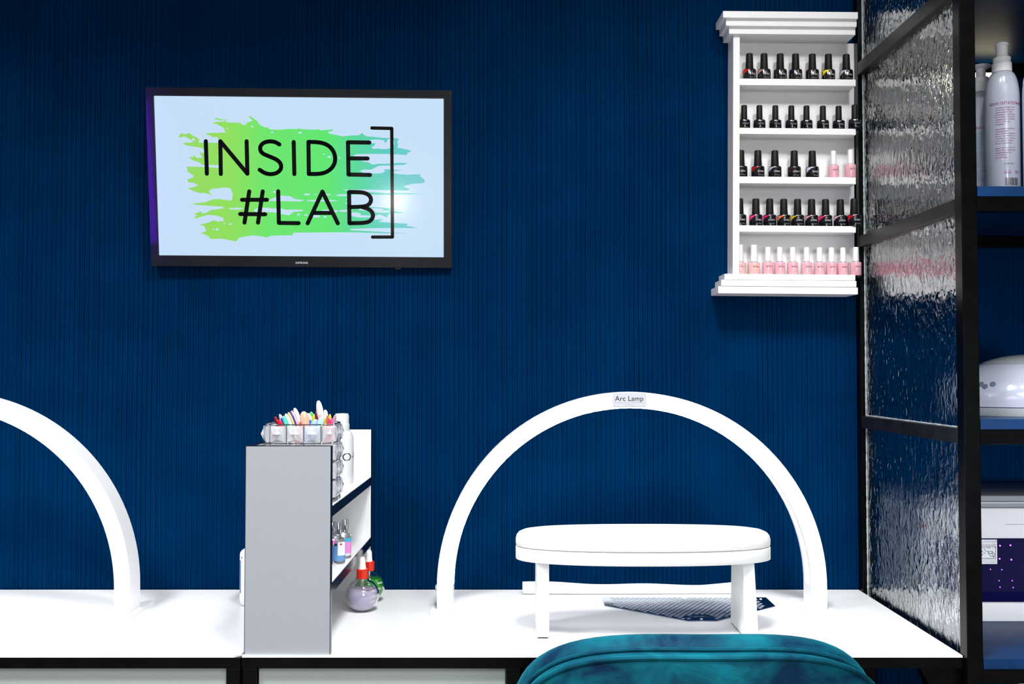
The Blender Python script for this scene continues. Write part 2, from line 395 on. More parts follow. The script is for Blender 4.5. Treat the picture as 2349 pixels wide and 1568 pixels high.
tobj('brush_stroke', flat(BR, lambda x, y: scr(x, y, .0036)), GM)
def ell(cx, cy, a, c_, n=14):
    return [(cx+a*math.copysign(abs(math.cos(2*PI*i/n))**.8, math.cos(2*PI*i/n)), cy+c_*math.sin(2*PI*i/n)) for i in range(n)]
for e in ((855,335,8,6),(675,350,6,5),(997,377,9,5),(1195,379,13,7),(795,316,20,8),(437,428,12,8),(1365,531,6,5),(1403,550,15,6),(1475,555,8,5),(607,1068,10,9),(580,1066,6,5),(658,1026,6,4),(700,1030,12,5),(1245,817,22,7),(1305,817,6,4),(1380,818,38,5),(1500,822,45,6),(1185,962,8,8),(1237,965,14,5),(1350,862,110,6),(600,800,48,26),(660,815,50,42),(1015,800,12,6),(740,920,52,6),(1380,936,35,9),(1440,938,25,8),(1580,960,50,14),(1640,975,60,8),(1700,925,90,9),(1520,935,50,7),(1310,975,28,9),(1375,978,12,6),(1780,940,60,7),(1740,440,60,14),(1790,470,65,24),(1730,482,24,10),(1840,450,28,30),(1640,455,10,3),(585,915,20,4)):
    tobj('brush_gap', flat(ell(*e), lambda x, y: scr(x, y, .0033)), SM)
for P_ in ([(975,858),(1050,825),(1125,830),(1155,850),(1225,858),(1200,868),(975,864)], [(862,930),(900,914),(950,912),(1000,918),(1050,915),(1100,928),(1150,926),(1222,928),(1210,938),(1150,942),(1118,968),(1060,958),(1000,945),(880,942)], [(1540,830),(1700,832),(1870,850),(1880,900),(1800,905),(1600,895),(1530,880),(1545,868)]):
    tobj('brush_gap', flat(P_, lambda x, y: scr(x, y, .0033)), SM)
LT = {'I': [[(525,440),(533,670)]], 'N': [[(632,672),(628,440)], [(628,440),(821,670)], [(821,670),(815,440)]],
 'S': [[(1048,462),(1020,445),(980,439),(940,447),(914,470),(910,500),(928,528),(985,550),(1035,572),(1060,600),(1062,635),(1035,664),(990,675),(945,667),(908,642)]],
 'I ': [[(1150,445),(1155,672)]], 'D': [[(1255,444),(1258,671)], [(1255,444),(1320,445),(1370,455),(1410,478),(1437,515),(1448,560),(1440,605),(1410,642),(1370,664),(1320,672),(1258,671)]],
 'E': [[(1690,448),(1537,446),(1541,675),(1695,678)], [(1540,560),(1677,561)]], ']': [[(1708,345),(1850,348),(1855,1124),(1713,1124)]],
 '#': [[(834,796),(801,1020)], [(930,796),(897,1020)], [(783,856),(960,856)], [(770,958),(948,960)]],
 'L': [[(1040,795),(1045,1022),(1186,1024)]], 'A': [[(1250,1025),(1355,797),(1465,1025)], [(1300,950),(1415,950)]],
 'B': [[(1548,1024),(1545,800)], [(1545,800),(1640,801),(1685,818),(1705,850),(1695,884),(1660,905),(1548,908)], [(1640,908),(1695,925),(1720,962),(1708,1000),(1670,1022),(1548,1024)]]}
LD = [.0026]
def chaikin(P, n=2):
    for _ in range(n):
        Q = [P[0]]
        for a, c in zip(P, P[1:]): Q += [(a[0]*.75+c[0]*.25, a[1]*.75+c[1]*.25), (a[0]*.25+c[0]*.75, a[1]*.25+c[1]*.75)]
        P = Q+[P[-1]]
    return P
def strokes(b, lines, wd, f):
    hw = wd/2; LD[0] += 0
    for ln in lines:
        for (x0, y0), (x1, y1) in zip(ln, ln[1:]):
            d = math.hypot(x1-x0, y1-y0); nx, ny = -(y1-y0)/d*hw, (x1-x0)/d*hw
            merge(b, flat([(x0+nx, y0+ny), (x1+nx, y1+ny), (x1-nx, y1-ny), (x0-nx, y0-ny)], f))
        for (x, y) in ln: merge(b, flat([(x+hw*math.cos(2*PI*i/16), y+hw*math.sin(2*PI*i/16)) for i in range(16)], f))
    return b
for k, ln in LT.items():
    ln = [chaikin(p_) if len(p_) > 4 else p_ for p_ in ln]
    tobj('letter' if k != ']' else 'bracket_mark', strokes(bmesh.new(), ln, 24 if k == ']' else 29.5, lambda x, y: scr(x, y, .0029)), KM)
LG = text_bm('SAMSUNG', .0052)
mx = max(v.co.x for v in LG.verts)
tobj('maker_logo', shift(LG, -.0, -.0004, -.2035, sx=.0148/mx), M['print'])

# ---------------------------------------------------------------- polish cabinet
CB = (.69, YB, 1.75)
cab = thing('polish_cabinet', 'white wall cabinet with stepped cornice and five shelves of nail polish', 'cabinet', CB, rot=(0, R(.5), 0))
CR = Matrix.Rotation(R(.5), 3, 'Y')
def cobj(n, b, m=M['lacquer'], **k): return obj(n, b, m, cab, **k)
XC = .830                     # right end, just short of the partition
def zl(v, Y, u=1830):          # height of a horizontal line seen at row v, taken at the rotation centre column
    return px(u, v, Y).z
x_st, x_si = .536, .552
yw = YB-.0005
# cornice: three boards stepping outwards
for i, (xl, yf, v0, v1) in enumerate(((.505, 2.392, 26.5, 42), (.514, 2.401, 42, 60.5), (.5235, 2.410, 60.5, 79))):
    cobj('cornice_board', box(xl, XC, yf, yw, zl(v1, yf)+.0002, zl(v0, yf), .0006))
for i, (xl, yf, v0, v1) in enumerate(((.5145, 2.412, 629, 642.5), (.505, 2.404, 643, 657), (.4955, 2.394, 658, 674))):
    cobj('base_board', box(xl, XC, yf, yw, zl(v1, yf)+.0002, zl(v0, yf), .0006))
ztop = zl(79, 2.41); zbot = zl(629, 2.412)
cobj('side_panel', box(x_st, x_si, 2.42, yw-.006, zbot, ztop, .0006))
cobj('back_panel', box(x_st, .8485, yw-.006, yw, zbot, ztop))
ZS = []
for v0, v1 in ((181, 196), (294, 308), (405.5, 421), (517.5, 532)):
    zt = zl(v0, 2.421); ZS.append(zt)
    cobj('shelf', box(x_si, .8345, 2.421, yw-.006, zl(v1, 2.421), zt, .0005))
ZS.append(zbot)
def onshelf(u, v, row, Y=2.446):
    if u > 1945: Y = 2.4325
    z0 = ZS[row]; X = px(u, v, Y).x
    p = Vector((X, Y, z0))-Vector(CB); p = CR @ p
    return Vector(CB)+p
# -------- polish bottles
def swoosh_bm(r, h):
    b = bmesh.new(); n = 10; top = []; bot = []
    for i in range(n+1):
        a = -1.35 + 1.2*i/n; k = i/n
        zt = h*.985; zb = h*(.98-.42*(1-k)**1.6)
        top.append(b.verts.new(((r+.0003)*math.sin(a), -(r+.0003)*math.cos(a), zt-.003*(1-0)))); bot.append(b.verts.new(((r+.0003)*math.sin(a), -(r+.0003)*math.cos(a), min(zb, zt)-.0035)))
    for i in range(n): b.faces.new((bot[i], bot[i+1], top[i+1], top[i]))
    return b
def sep(b, w_, z, h, r):
    pass
def polish(kind, label, group, col=None):
    t = thing('nail_polish', label, 'nail polish', (0, 0, 0), group)
    if kind == 'A':
        r, h, H_ = .0163, .0297, .0695
        obj('bottle', lathe([(r*.93, 0), (r, .0015), (r, h-.004), (r*.93, h-.0012), (r*.62, h), (0, h)], 28), M['polish'], t, True)
        obj('cap', lathe([(.0094, h), (.0096, h+.001), (.0083, H_-.003), (.0078, H_-.0012), (.0055, H_-.0002), (0, H_)], 20), M['blackcap'], t, True)
        obj('swoosh', swoosh_bm(r, h), col, t)
        tb = text_bm('LUXIO', .0040, 1); wrap(tb, r+.0003, .18, (0, 0, h*.52)); obj('lettering', tb, M['print'], t)
        tb = text_bm('GEL POLISH', .0021, 1); wrap(tb, r+.0003, .18, (0, 0, h*.22)); obj('lettering', tb, M['greyprint'], t)
    elif kind == 'B':
        r, h, H_ = .0148, .0248, .0618
        obj('bottle', lathe([(r*.95, 0), (r, .0012), (r, h-.0025), (r*.95, h-.0008), (r*.6, h), (0, h)], 28), M['polish'], t, True)
        obj('cap', lathe([(.0076, h), (.0077, h+.001), (.0071, H_-.002), (.0062, H_-.0006), (.004, H_), (0, H_)], 20), M['blackcap'], t, True)
        tb = text_bm('ELPAZA', .0032, 1); wrap(tb, r+.0003, .12, (0, 0, h*.56)); obj('lettering', tb, M['greyprint'], t)
        tb = text_bm('GEL POLISH', .0014, 1); wrap(tb, r+.0003, .12, (0, 0, h*.2)); obj('lettering', tb, M['greyprint'], t)
    else:
        big = kind == 'C'
        r, h, H_ = (.0148, .0318, .0745) if big else (.0132, .0335, .0695)
        ct, cb_ = (.0078, .0092) if big else (.0063, .0076)
        obj('bottle', lathe([(r*.94, 0), (r, .0014), (r, h-.003), (r*.94, h-.001), (r*.62, h), (0, h)], 28), M['pinkp'] if big else M['pink'], t, True)
        obj('collar', lathe([(cb_*.92, h), (cb_*.92, h+.0012), (0, h+.0012)], 20), M['greyprint'], t, True)
        obj('cap', lathe([(cb_, h+.0012), (cb_, h+.0022), (ct, H_-.001), (ct*.9, H_), (0, H_)], 20), M['whitecap'], t, True)
        # script-like signature and a small line below
        s = bmesh.new()
        pts = [(-9,0),(-7.6,2.6),(-7.2,-1),(-6,1.4),(-5.4,-2.4),(-4.6,1.2),(-3.6,-.6),(-2.6,1.3),(-2,-.6),(-.9,-.6),(.6,4.2),(1,-.6),(1.8,.8),(2.6,-.6),(3.4,.7),(4.2,-.5),(5,.7),(5.8,-.4),(6.6,.5),(9,-.1)]
        strokes(s, [[(a*.00095, c*.00095) for a, c in pts]], .00045, lambda x, y: (x, 0, y))
        wrap(s, r+.0003, .15, (0, 0, h*.62)); obj('lettering', s, M['ink'], t)
        tb = text_bm('BASE', .0018, 1); wrap(tb, r+.0003, .15, (0, 0, h*.3)); obj('lettering', tb, M['greyprint'], t)
    remember(t)
    return t
ORD = ['first', 'second', 'third', 'fourth', 'fifth', 'sixth', 'seventh', 'eighth', 'ninth', 'tenth']
CM = {}
def cmat(n, c):
    if n not in CM: CM[n] = mat('polish_'+n.replace(' ', '_').replace('-', '_'), srgb(*c), .3)
    return CM[n]
rowsA = {0: ('top shelf', 170, [(1716.9, 'bright red', (225, 20, 15)), (1750.4, 'dusty pink', (190, 130, 130)), (1787.4, 'dark green', (22, 34, 22)), (1822.7, 'navy blue', (18, 20, 60)), (1861, 'dark maroon', (50, 10, 16)), (1898, 'yellow', (245, 220, 20)), (1938.9, 'pale lilac', (190, 175, 195))]),
         2: ('third shelf', 395, [(1699, 'teal blue', (40, 130, 160)), (1738.2, 'deep red', (170, 15, 18)), (1777.1, 'silver grey', (180, 185, 195)), (1821.5, 'dark plum', (70, 30, 48)), (1863.1, 'pale lavender', (190, 190, 215))]),
         3: ('fourth shelf', 505, [(1697.5, 'ash grey', (110, 100, 105)), (1734.5, 'hot pink', (235, 50, 120)), (1766.3, 'magenta', (215, 30, 105)), (1798.6, 'salmon orange', (235, 110, 75)), (1830.2, 'golden yellow', (235, 180, 20)), (1862.4, 'rose beige', (205, 150, 160)), (1894.3, 'raspberry pink', (230, 40, 110)), (1928.4, 'pale pink', (215, 160, 180)), (1960, 'crimson', (190, 15, 45))])}
protoA = None
for row, (sn, v, L_) in rowsA.items():
    for i, (u, cn, cc) in enumerate(L_):
        lab = 'round black gel polish bottle with %s swoosh, %s from left on the %s' % (cn, ORD[i], sn)
        cm = cmat(cn, cc)
        if protoA is None: t = protoA = polish('A', lab, 'black gel polishes on the cabinet shelves', cm)
        else:
            t = copy_tree(protoA)
            t['label'] = lab
            for ch in C.objects:
                if ch.parent == t and ch.name.startswith('swoosh'): ch.data = ch.data.copy(); ch.data.materials[0] = cm
        t.location = onshelf(u, v, row); t.rotation_euler = (0, R(.5), rng.uniform(-.15, .15))
pB = None
for i, u in enumerate((1705.7, 1740.8, 1777.3, 1814, 1848.7, 1886.3, 1922.4, 1959.3)):
    lab = 'short black polish bottle with slim cap, %s from left on the second shelf' % ORD[i]
    if pB is None: t = pB = polish('B', lab, 'slim-capped black polishes on the second shelf')
    else: t = copy_tree(pB); t['label'] = lab
    t.location = onshelf(u, 285, 1); t.rotation_euler = (0, R(.5), rng.uniform(-.08, .08))
pD = pC = None
for row, v, us in ((2, 395, (1911.5, 1950.6)), (4, 617, (1698.7, 1731, 1763, 1790.2, 1820, 1851.8, 1881.3, 1909, 1935.3, 1964.9))):
    for i, u in enumerate(us):
        sn = 'third shelf, beside the black ones' if row == 2 else 'bottom shelf'
        if row == 4 and i < 2:
            lab = ('large peach pink polish bottle with tall white cap, far left on the bottom shelf', 'large peach pink polish bottle with tall white cap, second from left on the bottom shelf')[i]
            if pC is None: t = pC = polish('C', lab, 'pink polishes with white caps')
            else: t = copy_tree(pC); t['label'] = lab
        else:
            lab = 'small pink polish bottle with white cap, %s from left on the bottom shelf' % ORD[i] if row == 4 else ('left', 'right')[i]+'-hand pink white-capped polish bottle on the third shelf'
            if pD is None: t = pD = polish('D', lab, 'pink polishes with white caps')
            else: t = copy_tree(pD); t['label'] = lab
        t.location = onshelf(u, v, row); t.rotation_euler = (0, R(.5), rng.uniform(-.2, .15))

# ---------------------------------------------------------------- glass partition
PX0, PX1 = .851, .881
part = thing('glass_partition', 'black steel partition with four rain-textured glass panes beside the desk', 'partition', (.866, 2.2, 0))
def pobj(n, b, m, **k): return obj(n, b, m, part, **k)
pobj('post', box(PX0, PX1, 1.89, 1.92, 0, 2.9, .0012), M['steel'])
pobj('post', box(PX0, PX1, 2.448, 2.478, 0, 2.9, .0012), M['steel'])
RZ = [(-1.17, -1.14), (-.5845, -.5575), (-.1385, -.1105), (.303, .330), (.727, .757), (1.17, 1.2)]
for a, b_ in RZ: pobj('rail', box(PX0, PX1, 1.9205, 2.4475, zr(a), zr(b_), .001), M['raw'])
for (a, b_), (c_, d_) in zip(RZ, RZ[1:]):
    if a < -1: continue
    z0, z1 = zr(b_)+.0005, zr(c_)-.0005
    g = box(.864, .869, 1.9235, 2.4445, z0, z1)
    p_ = pobj('glass_pane', g, M['rain'])
    # silicone beads round the pane
    for k, pts in enumerate(([(.8625, 2.4455, z0), (.8625, 2.4455, z1)], [(.8625, 1.9225, z0), (.8625, 1.9225, z1)], [(.8625, 1.925, z0+.001), (.8625, 2.444, z0+.001)])):
        n = 60; q = [Vector(pts[0]).lerp(Vector(pts[1]), i/n) for i in range(n+1)]
        obj('sealant_bead', tube(q, [.0012+.0011*rng.random() for _ in q], 6), M['silicone'], p_, True)

# ---------------------------------------------------------------- storage rack on the right
rack = thing('storage_rack', 'black steel rack with blue painted shelf boards right of the partition', 'shelving', (1.2, 2.2, 0))
def robj(n, b, m, **k): return obj(n, b, m, rack, **k)
RX0, RX1 = .882, 1.62
robj('post', box(RX1, RX1+.03, 1.89, 1.92, 0, 2.9, .001), M['steel'])
robj('post', box(RX1, RX1+.03, 2.448, 2.478, 0, 2.9, .001), M['steel'])
for a, b_ in RZ[1:5]:
    robj('crossbar', box(RX0, RX1, 1.892, 1.920, zr(a), zr(b_)-.0003, .001), M['steel'])
    robj('crossbar', box(RX0, RX1, 2.448, 2.476, zr(a), zr(b_)-.0003, .001), M['steel'])
    robj('shelf_board', box(RX0, RX1, 1.891, 2.476, zr(b_), zr(b_)+.0195, .0008), M['blueboard'])
BZ = [zr(b_)+.0195 for _, b_ in RZ]
o = mesh_at('strip_light', box(1.125, 1.215, 2.425, 2.443, zr(.706), zr(.7265), .002), M['warm'], (1.2, 2.434, zr(.706)))
tag(o, 'bright warm strip light behind the lotion bottles', 'lamp')
o = mesh_at('table_leg', lathe([(.009, 0), (.009, zr(-.5855))], 16, (1.02, 2.02, 0)), M['plastic'], (1.02, 2.02, 0), True)
tag(o, 'white round tube standing below the lowest rack shelf', 'tube')

# lotion bottles
def lotion(X, Y, r, hb, neck, label, pump, ink, title, ht):
    z = BZ[3]
    t = thing('lotion_bottle', label, 'bottle', (X, Y, z), 'lotion bottles on the rack')
    P = [(r*.93, 0), (r, .004), (r, hb-.062)]
    for i in range(1, 9):
        a = PI/2*i/8; P.append((neck+(r-neck)*math.cos(a)**1.0, hb-.062+.058*math.sin(a)))
    P += [(neck*.9, hb), (0, hb)]
    obj('body', lathe(P, 40, (X, Y, z)), M['lotion'], t, True)
    c = neck*1.02
    obj('collar', lathe([(c*1.12, hb-.004), (c*1.12, hb+.014), (c, hb+.016), (c, hb+.026), (c*.85, hb+.028), (0, hb+.028)], 28, (X, Y, z)), M['plastic'], t, True)
    if pump == 'disc':
        obj('pump', lathe([(.0095, hb+.028), (.0095, hb+.046), (.018, hb+.049), (.0215, hb+.0515), (.0215, hb+.0525), (.0, hb+.056)], 28, (X, Y, z)), M['plastic'], t, True)
    else:
        obj('spout', lathe([(.0115, hb+.028), (.0115, hb+.050), (.0135, hb+.0515), (.0135, hb+.055), (.011, hb+.0575), (0, hb+.058)], 28, (X, Y, z)), M['plastic'], t, True)
    # printed label
    tb = text_bm(title, .0058, 1); mx = max(v.co.x for v in tb.verts); shift(tb, -.004, sx=.85)
    wrap(tb, r+.0004, 0, (X, Y, z+ht)); obj('lettering', tb, M['purpleink'], t)
    words = ['крем для рук увлажняет и смяг-', 'чает кожу, ребро обладает зажив-', 'ляющим. уменьшает вред-', 'кожные трещины и тысячелистника', 'мягкость. Может быть исполь-', 'зован всегда. Легко впитывается,', 'мягкость и комфорт.', 'применение.', '', 'Нанести крем на чистую кожу', 'после увлажнения.', 'Aqua, Inci: Paraffinum Liquidum,', 'Alcohol, Cocos Nucifera Oil,', 'Cetyl, Dimethicone, Lanolin,', 'Botanic Extract Achillea', 'Methyl, Propylparaben.', '', 'Хранить при t от +5 до +25 С.', 'Россия, 140301, Московская', 'Красная Коммуна, д. 1', 'ГОСТ 31460-2012', 'Срок 24 месяца.']
    lb = bmesh.new(); zz = ht-.0085
    for k_, s_ in enumerate(words):
        if s_:
            q = text_bm(s_, .0026, 0); mx = max(v.co.x for v in q.verts); w_ = .019 if len(s_) > 24 else .019*len(s_)/26
            shift(q, -.010-(.019-w_), 0, zz, sx=w_/mx); merge(lb, q)
        zz -= .0048
        if zz < .044: break
    wrap(lb, r+.0004, 0, (X, Y, z)); obj('lettering', lb, ink, t)
    rb = bmesh.new(); zz -= .006
    # barcode, recycling triangles, conformity mark
    bx = -.012; k_ = 0
    bc = bmesh.new()
    while bx < .016:
        w_ = rng.choice((.0006, .0006, .0011, .0016)); f_ = [bc.verts.new(p) for p in ((bx, 0, .0215), (bx+w_, 0, .0215), (bx+w_, 0, .037), (bx, 0, .037))]; bc.faces.new(f_); bx += w_+rng.choice((.0006, .0009, .0014))
    q = text_bm('4 600001 37206', .0026, 0); shift(q, .002, 0, .0185); merge(bc, q)
    wrap(bc, r+.0004, 0, (X, Y, z)); obj('barcode', bc, M['ink'] if ink is not M['cyanink'] else M['cyanink'], t)
    for cx in (-.011, -.003): strokes(rb, [[(cx-.003, .046), (cx+.003, .046), (cx, .0515), (cx-.003, .046)]], .0006, lambda x, y: (x, 0, y))
    q = text_bm('EAC', .0062, 1); mx = max(v.co.x for v in q.verts); shift(q, .0135, 0, .049, sx=.005/mx); merge(rb, q)
    wrap(rb, r+.0004, 0, (X, Y, z)); obj('symbols', rb, M['purpleink'], t)
    q = text_bm('29.05.2021', .003, 1); mx = max(v.co.x for v in q.verts); shift(q, -.004, 0, .0655, sx=.009/mx); wrap(q, r+.0004, 0, (X, Y, z)); obj('date_stamp', q, M['ink'], t)
    return t
lotion(1.000, 2.03, .0325, .262, .0165, 'tallest visible white lotion bottle with round spout and plum lettering', 'spout', M['purpleink'], 'КРЕМ ПИТАТЕЛЬНЫЙ', .188)
lotion(.990, 2.10, .0295, .240, .0165, 'white lotion bottle with flat disc pump and cyan lettering beside the partition post', 'disc', M['cyanink'], 'КРЕМ ДЛЯ НОГ И', .156)
lotion(1.056, 1.99, .0325, .262, .0165, 'white lotion bottle cut off by the right edge of the picture', 'spout', M['purpleink'], 'КРЕМ ПИТАТЕЛЬНЫЙ', .188)

# dome lamp
DX, DY = 1.085, 2.115
dm = thing('nail_lamp', 'white glossy dome-shaped nail drying lamp with round slate buttons on the rack', 'lamp', (DX, DY, BZ[2]))
rD = .160
def dpt(k): return (rD*math.cos(k), .018+.107*math.sin(k))
kt = math.asin(.89/1.07)
obj('base_ring', lathe([(rD*.995, 0), (rD*.995, .0165), (rD*.9, .0165)], 64, (DX, DY, BZ[2]), sy=.86), M['grey'], dm, True)
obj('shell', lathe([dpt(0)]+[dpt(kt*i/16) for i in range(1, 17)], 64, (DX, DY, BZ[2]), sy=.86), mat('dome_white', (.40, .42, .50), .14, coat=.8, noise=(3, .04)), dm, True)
obj('top_cap', lathe([dpt(kt)]+[dpt(kt+(PI/2-kt)*i/8) for i in range(1, 9)], 64, (DX, DY, BZ[2]), sy=.86), M['grey'], dm, True)
for (u, v) in ((2259, 887), (2278, 880), (2250, 880)):
    # find the shell point seen near that spot
    best = None
    for i in range(120):
        for j in range(40):
            a = PI+PI*i/120; k = kt*j/40; rr, zz = dpt(k)
            P = Vector((DX+rr*math.cos(a), DY+.86*rr*math.sin(a), BZ[2]+zz))
            q = px(u, v, P.y); d = (q-P).length
            if best is None or d < best[0]: best = (d, P, a, k)
    _, P, a, k = best
    nrm = Vector((math.cos(a)*math.cos(k)/rD, math.sin(a)*math.cos(k)/(rD*.86), math.sin(k)/.107)).normalized()
    b = lathe([(.0058, 0), (.0058, .0012), (.005, .0018), (0, .0018)], 20)
    q = nrm.to_track_quat('Z', 'Y').to_matrix().to_4x4()
    bmesh.ops.transform(b, matrix=Matrix.Translation(P-nrm*.0006) @ q, verts=b.verts)
    obj('button', b, M['btn'], dm, True)

# UV steriliser
SX0, SX1, SY0, SY1, SZ = .888, 1.33, 2.17, 2.43, BZ[1]
st = thing('uv_steriliser', 'white ultraviolet steriliser box with dark violet window on the lowest visible rack shelf', 'steriliser', ((SX0+SX1)/2, 2.3, SZ))
def sobj(n, b, m, **k): return obj(n, b, m, st, **k)
zb1 = .040; zw = .178; zt_ = .243
sobj('base', prism(rrect(SX0, SX1, SY0, SY1, .03), 'z', SZ, SZ+zb1, bev=.002), M['plastic'], smooth=True)
sobj('window', prism([(SY0+.006, SZ+zb1+.0005), (SY1-.02, SZ+zb1+.0005), (SY1-.02, SZ+zw-.0005), (SY0+.006, SZ+zw-.0005)], 'x', SX0+.05, SX1-.05), M['uvglass'])
sobj('side_wall', box(SX0, SX0+.049, SY0+.002, SY1, SZ+zb1+.0005, SZ+zw-.0005, .004), M['plastic'], smooth=True)
sobj('side_wall', box(SX1-.049, SX1, SY0+.002, SY1, SZ+zb1+.0005, SZ+zw-.0005, .004), M['plastic'], smooth=True)
sobj('door_band', prism(rrect(SX0, SX1, SY0-.006, SY1, .03), 'z', SZ+zw, SZ+zt_, bev=.003), M['plastic'], smooth=True)
sobj('lid', prism(rrect(SX0+.006, SX1-.006, SY0+.002, SY1-.004, .03), 'z', SZ+zt_+.0005, SZ+zt_+.010, bev=.003), M['grey'], smooth=True)
sobj('lid_trim', prism(rrect(SX0+.003, SX1-.003, SY0-.002, SY1-.002, .03), 'z', SZ+zt_+.0102, SZ+zt_+.0122), M['plastic'], smooth=True)
sobj('lid_top', prism(rrect(SX0+.006, SX1-.006, SY0+.002, SY1-.004, .03), 'z', SZ+zt_+.0124, SZ+zt_+.026, bev=.004), M['grey'], smooth=True)
sobj('seam', box(1.06, SX1-.03, SY0-.0068, SY0-.0055, SZ+.208, SZ+.209), M['grey'])
sobj('red_button', lathe([(.004, 0), (.004, .012), (0, .012)], 16, (SX0+.006, SY0-.002, SZ+.2)), M['red'], smooth=True)
for (u, v) in ((2294, 1251), (2318, 1250), (2293, 1281), (2320, 1283), (2272, 1305), (2298, 1306), (2292, 1331), (2322, 1331), (2294, 1346), (2324, 1347)):
    P = px(u, v, SY0+.0055)
    bb = bmesh.new(); bmesh.ops.create_uvsphere(bb, u_segments=8, v_segments=6, radius=.0018 if v < 1290 else .0012)
    bmesh.ops.translate(bb, verts=bb.verts, vec=P); sobj('violet_led', bb, M['uvled'])
a = px(2230, 1237, SY0+.004); c_ = px(2288, 1293, SY0+.004)
sobj('warning_label', box(a.x, c_.x, SY0+.0045, SY0+.0055, c_.z, a.z), M['paper'])
lb = bmesh.new(); lx = c_.x-.0015; w_ = c_.x-a.x
def right_text(s_, size, z_, wd):
    q = text_bm(s_, size, 0); mx = max(v.co.x for v in q.verts); shift(q, lx-wd/2, SY0+.0042, z_, sx=wd/2/mx); merge(lb, q)
hgt = a.z-c_.z
right_text('DO NOT LOOK AT THE UV-LIGHT', .0032, a.z-.06*hgt-.0016, w_*.95)
right_text('WHEN DOOR IS OPEN', .0032, a.z-.18*hgt-.0012, w_*.9)
right_text('DANGER UV', .0040, a.z-.325*hgt, w_*.74)
right_text('WARNING / ULTRAVIOLET', .0016, a.z-.80*hgt, w_*.9)
right_text('RAYS AGAINST LOOKING', .0016, a.z-.87*hgt, w_*.8)
right_text('DO NOT OPERATE', .0016, a.z-.93*hgt, w_*.6)
def fl(x, y): return (c_.x+(x-2288)/58*w_, SY0+.0043, a.z-(y-1237)/56*hgt)
strokes(lb, [[(2232, 1252), (2284, 1252), (2284, 1280), (2232, 1280), (2232, 1252)]], 1.0, fl)
strokes(lb, [[(2266, 1264), (2272, 1275), (2281, 1277), (2282, 1270), (2276, 1264), (2266, 1264)], [(2276, 1264), (2277, 1272), (2281, 1277)], [(2267, 1268), (2277, 1270)]], 1.1, fl)
strokes(lb, [[(2252, 1262), (2255, 1266)], [(2258, 1260), (2260, 1262)], [(2258, 1268), (2260, 1268)], [(2252, 1273), (2255, 1270)], [(2262, 1264), (2264, 1264)]], 1.4, fl)
sobj('warning_print', lb, M['ink'])

# ---------------------------------------------------------------- desk organiser
OX0, OX1, OY0, OY1 = -.5065, -.3435, 1.9105, 2.473
ozt = zr(-.1424)
og = thing('desk_organiser', 'tall narrow white organiser with black edges and two shelves standing across the desk', 'organiser', ((OX0+OX1)/2, 2.19, TT))
def oobj(n, b, m, **k): return obj(n, b, m, og, **k)
def edge_ring(x0, x1, y0, y1, z0, z1, e=.0012):
    b = bmesh.new()
    box(x0-e, x1+e, y0, y1, z1, z1+e, bm=b); box(x0-e, x0, y0, y1, z0, z1, bm=b); box(x1, x1+e, y0, y1, z0, z1, bm=b)
    return b
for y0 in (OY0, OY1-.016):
    p_ = oobj('end_panel', box(OX0+.0012, OX1-.0012, y0, y0+.016, TT+.0002, ozt-.0012), M['shaded_unit'] if y0 < 2 else M['white'])  # near panel takes the shaded tone, lamp-lit far panel plain white
    obj('edge_band', edge_ring(OX0+.0012, OX1-.0012, y0+.0002, y0+.0158, TT+.0002, ozt-.0012), M['edge'], p_)
p_ = oobj('back_panel', box(OX0+.0012, OX0+.016, OY0+.0162, OY1-.0162, TT+.0002, ozt-.0012), M['white'])
obj('edge_band', box(OX0+.0012, OX0+.016, OY0+.0162, OY1-.0162, ozt-.0012, ozt), M['edge'], p_)
OZ = []
for v0, th in ((1093, .0195), (1231, .0205)):
    zt = px(853, v0, 2.462).z; OZ.append(zt)
    p_ = oobj('shelf', box(OX0+.0165, OX1-.002, OY0+.0162, OY1-.0162, zt-th, zt), M['white'])
    obj('edge_band', box(OX1-.002, OX1-.0005, OY0+.0162, OY1-.0162, zt-th, zt), M['edge'], p_)

# crystal holder
HX0, HX1, HY0, HY1 = -.487, -.351, 1.955, 2.085
HZ = OZ[0]; NT = 4; TH = .0365
ch = thing('crystal_holder', 'tall crystal-studded chrome pen holder full of nail samples on the organiser', 'holder', ((HX0+HX1)/2, (HY0+HY1)/2, HZ))
path = rrect(HX0, HX1, HY0, HY1, .034, 3)
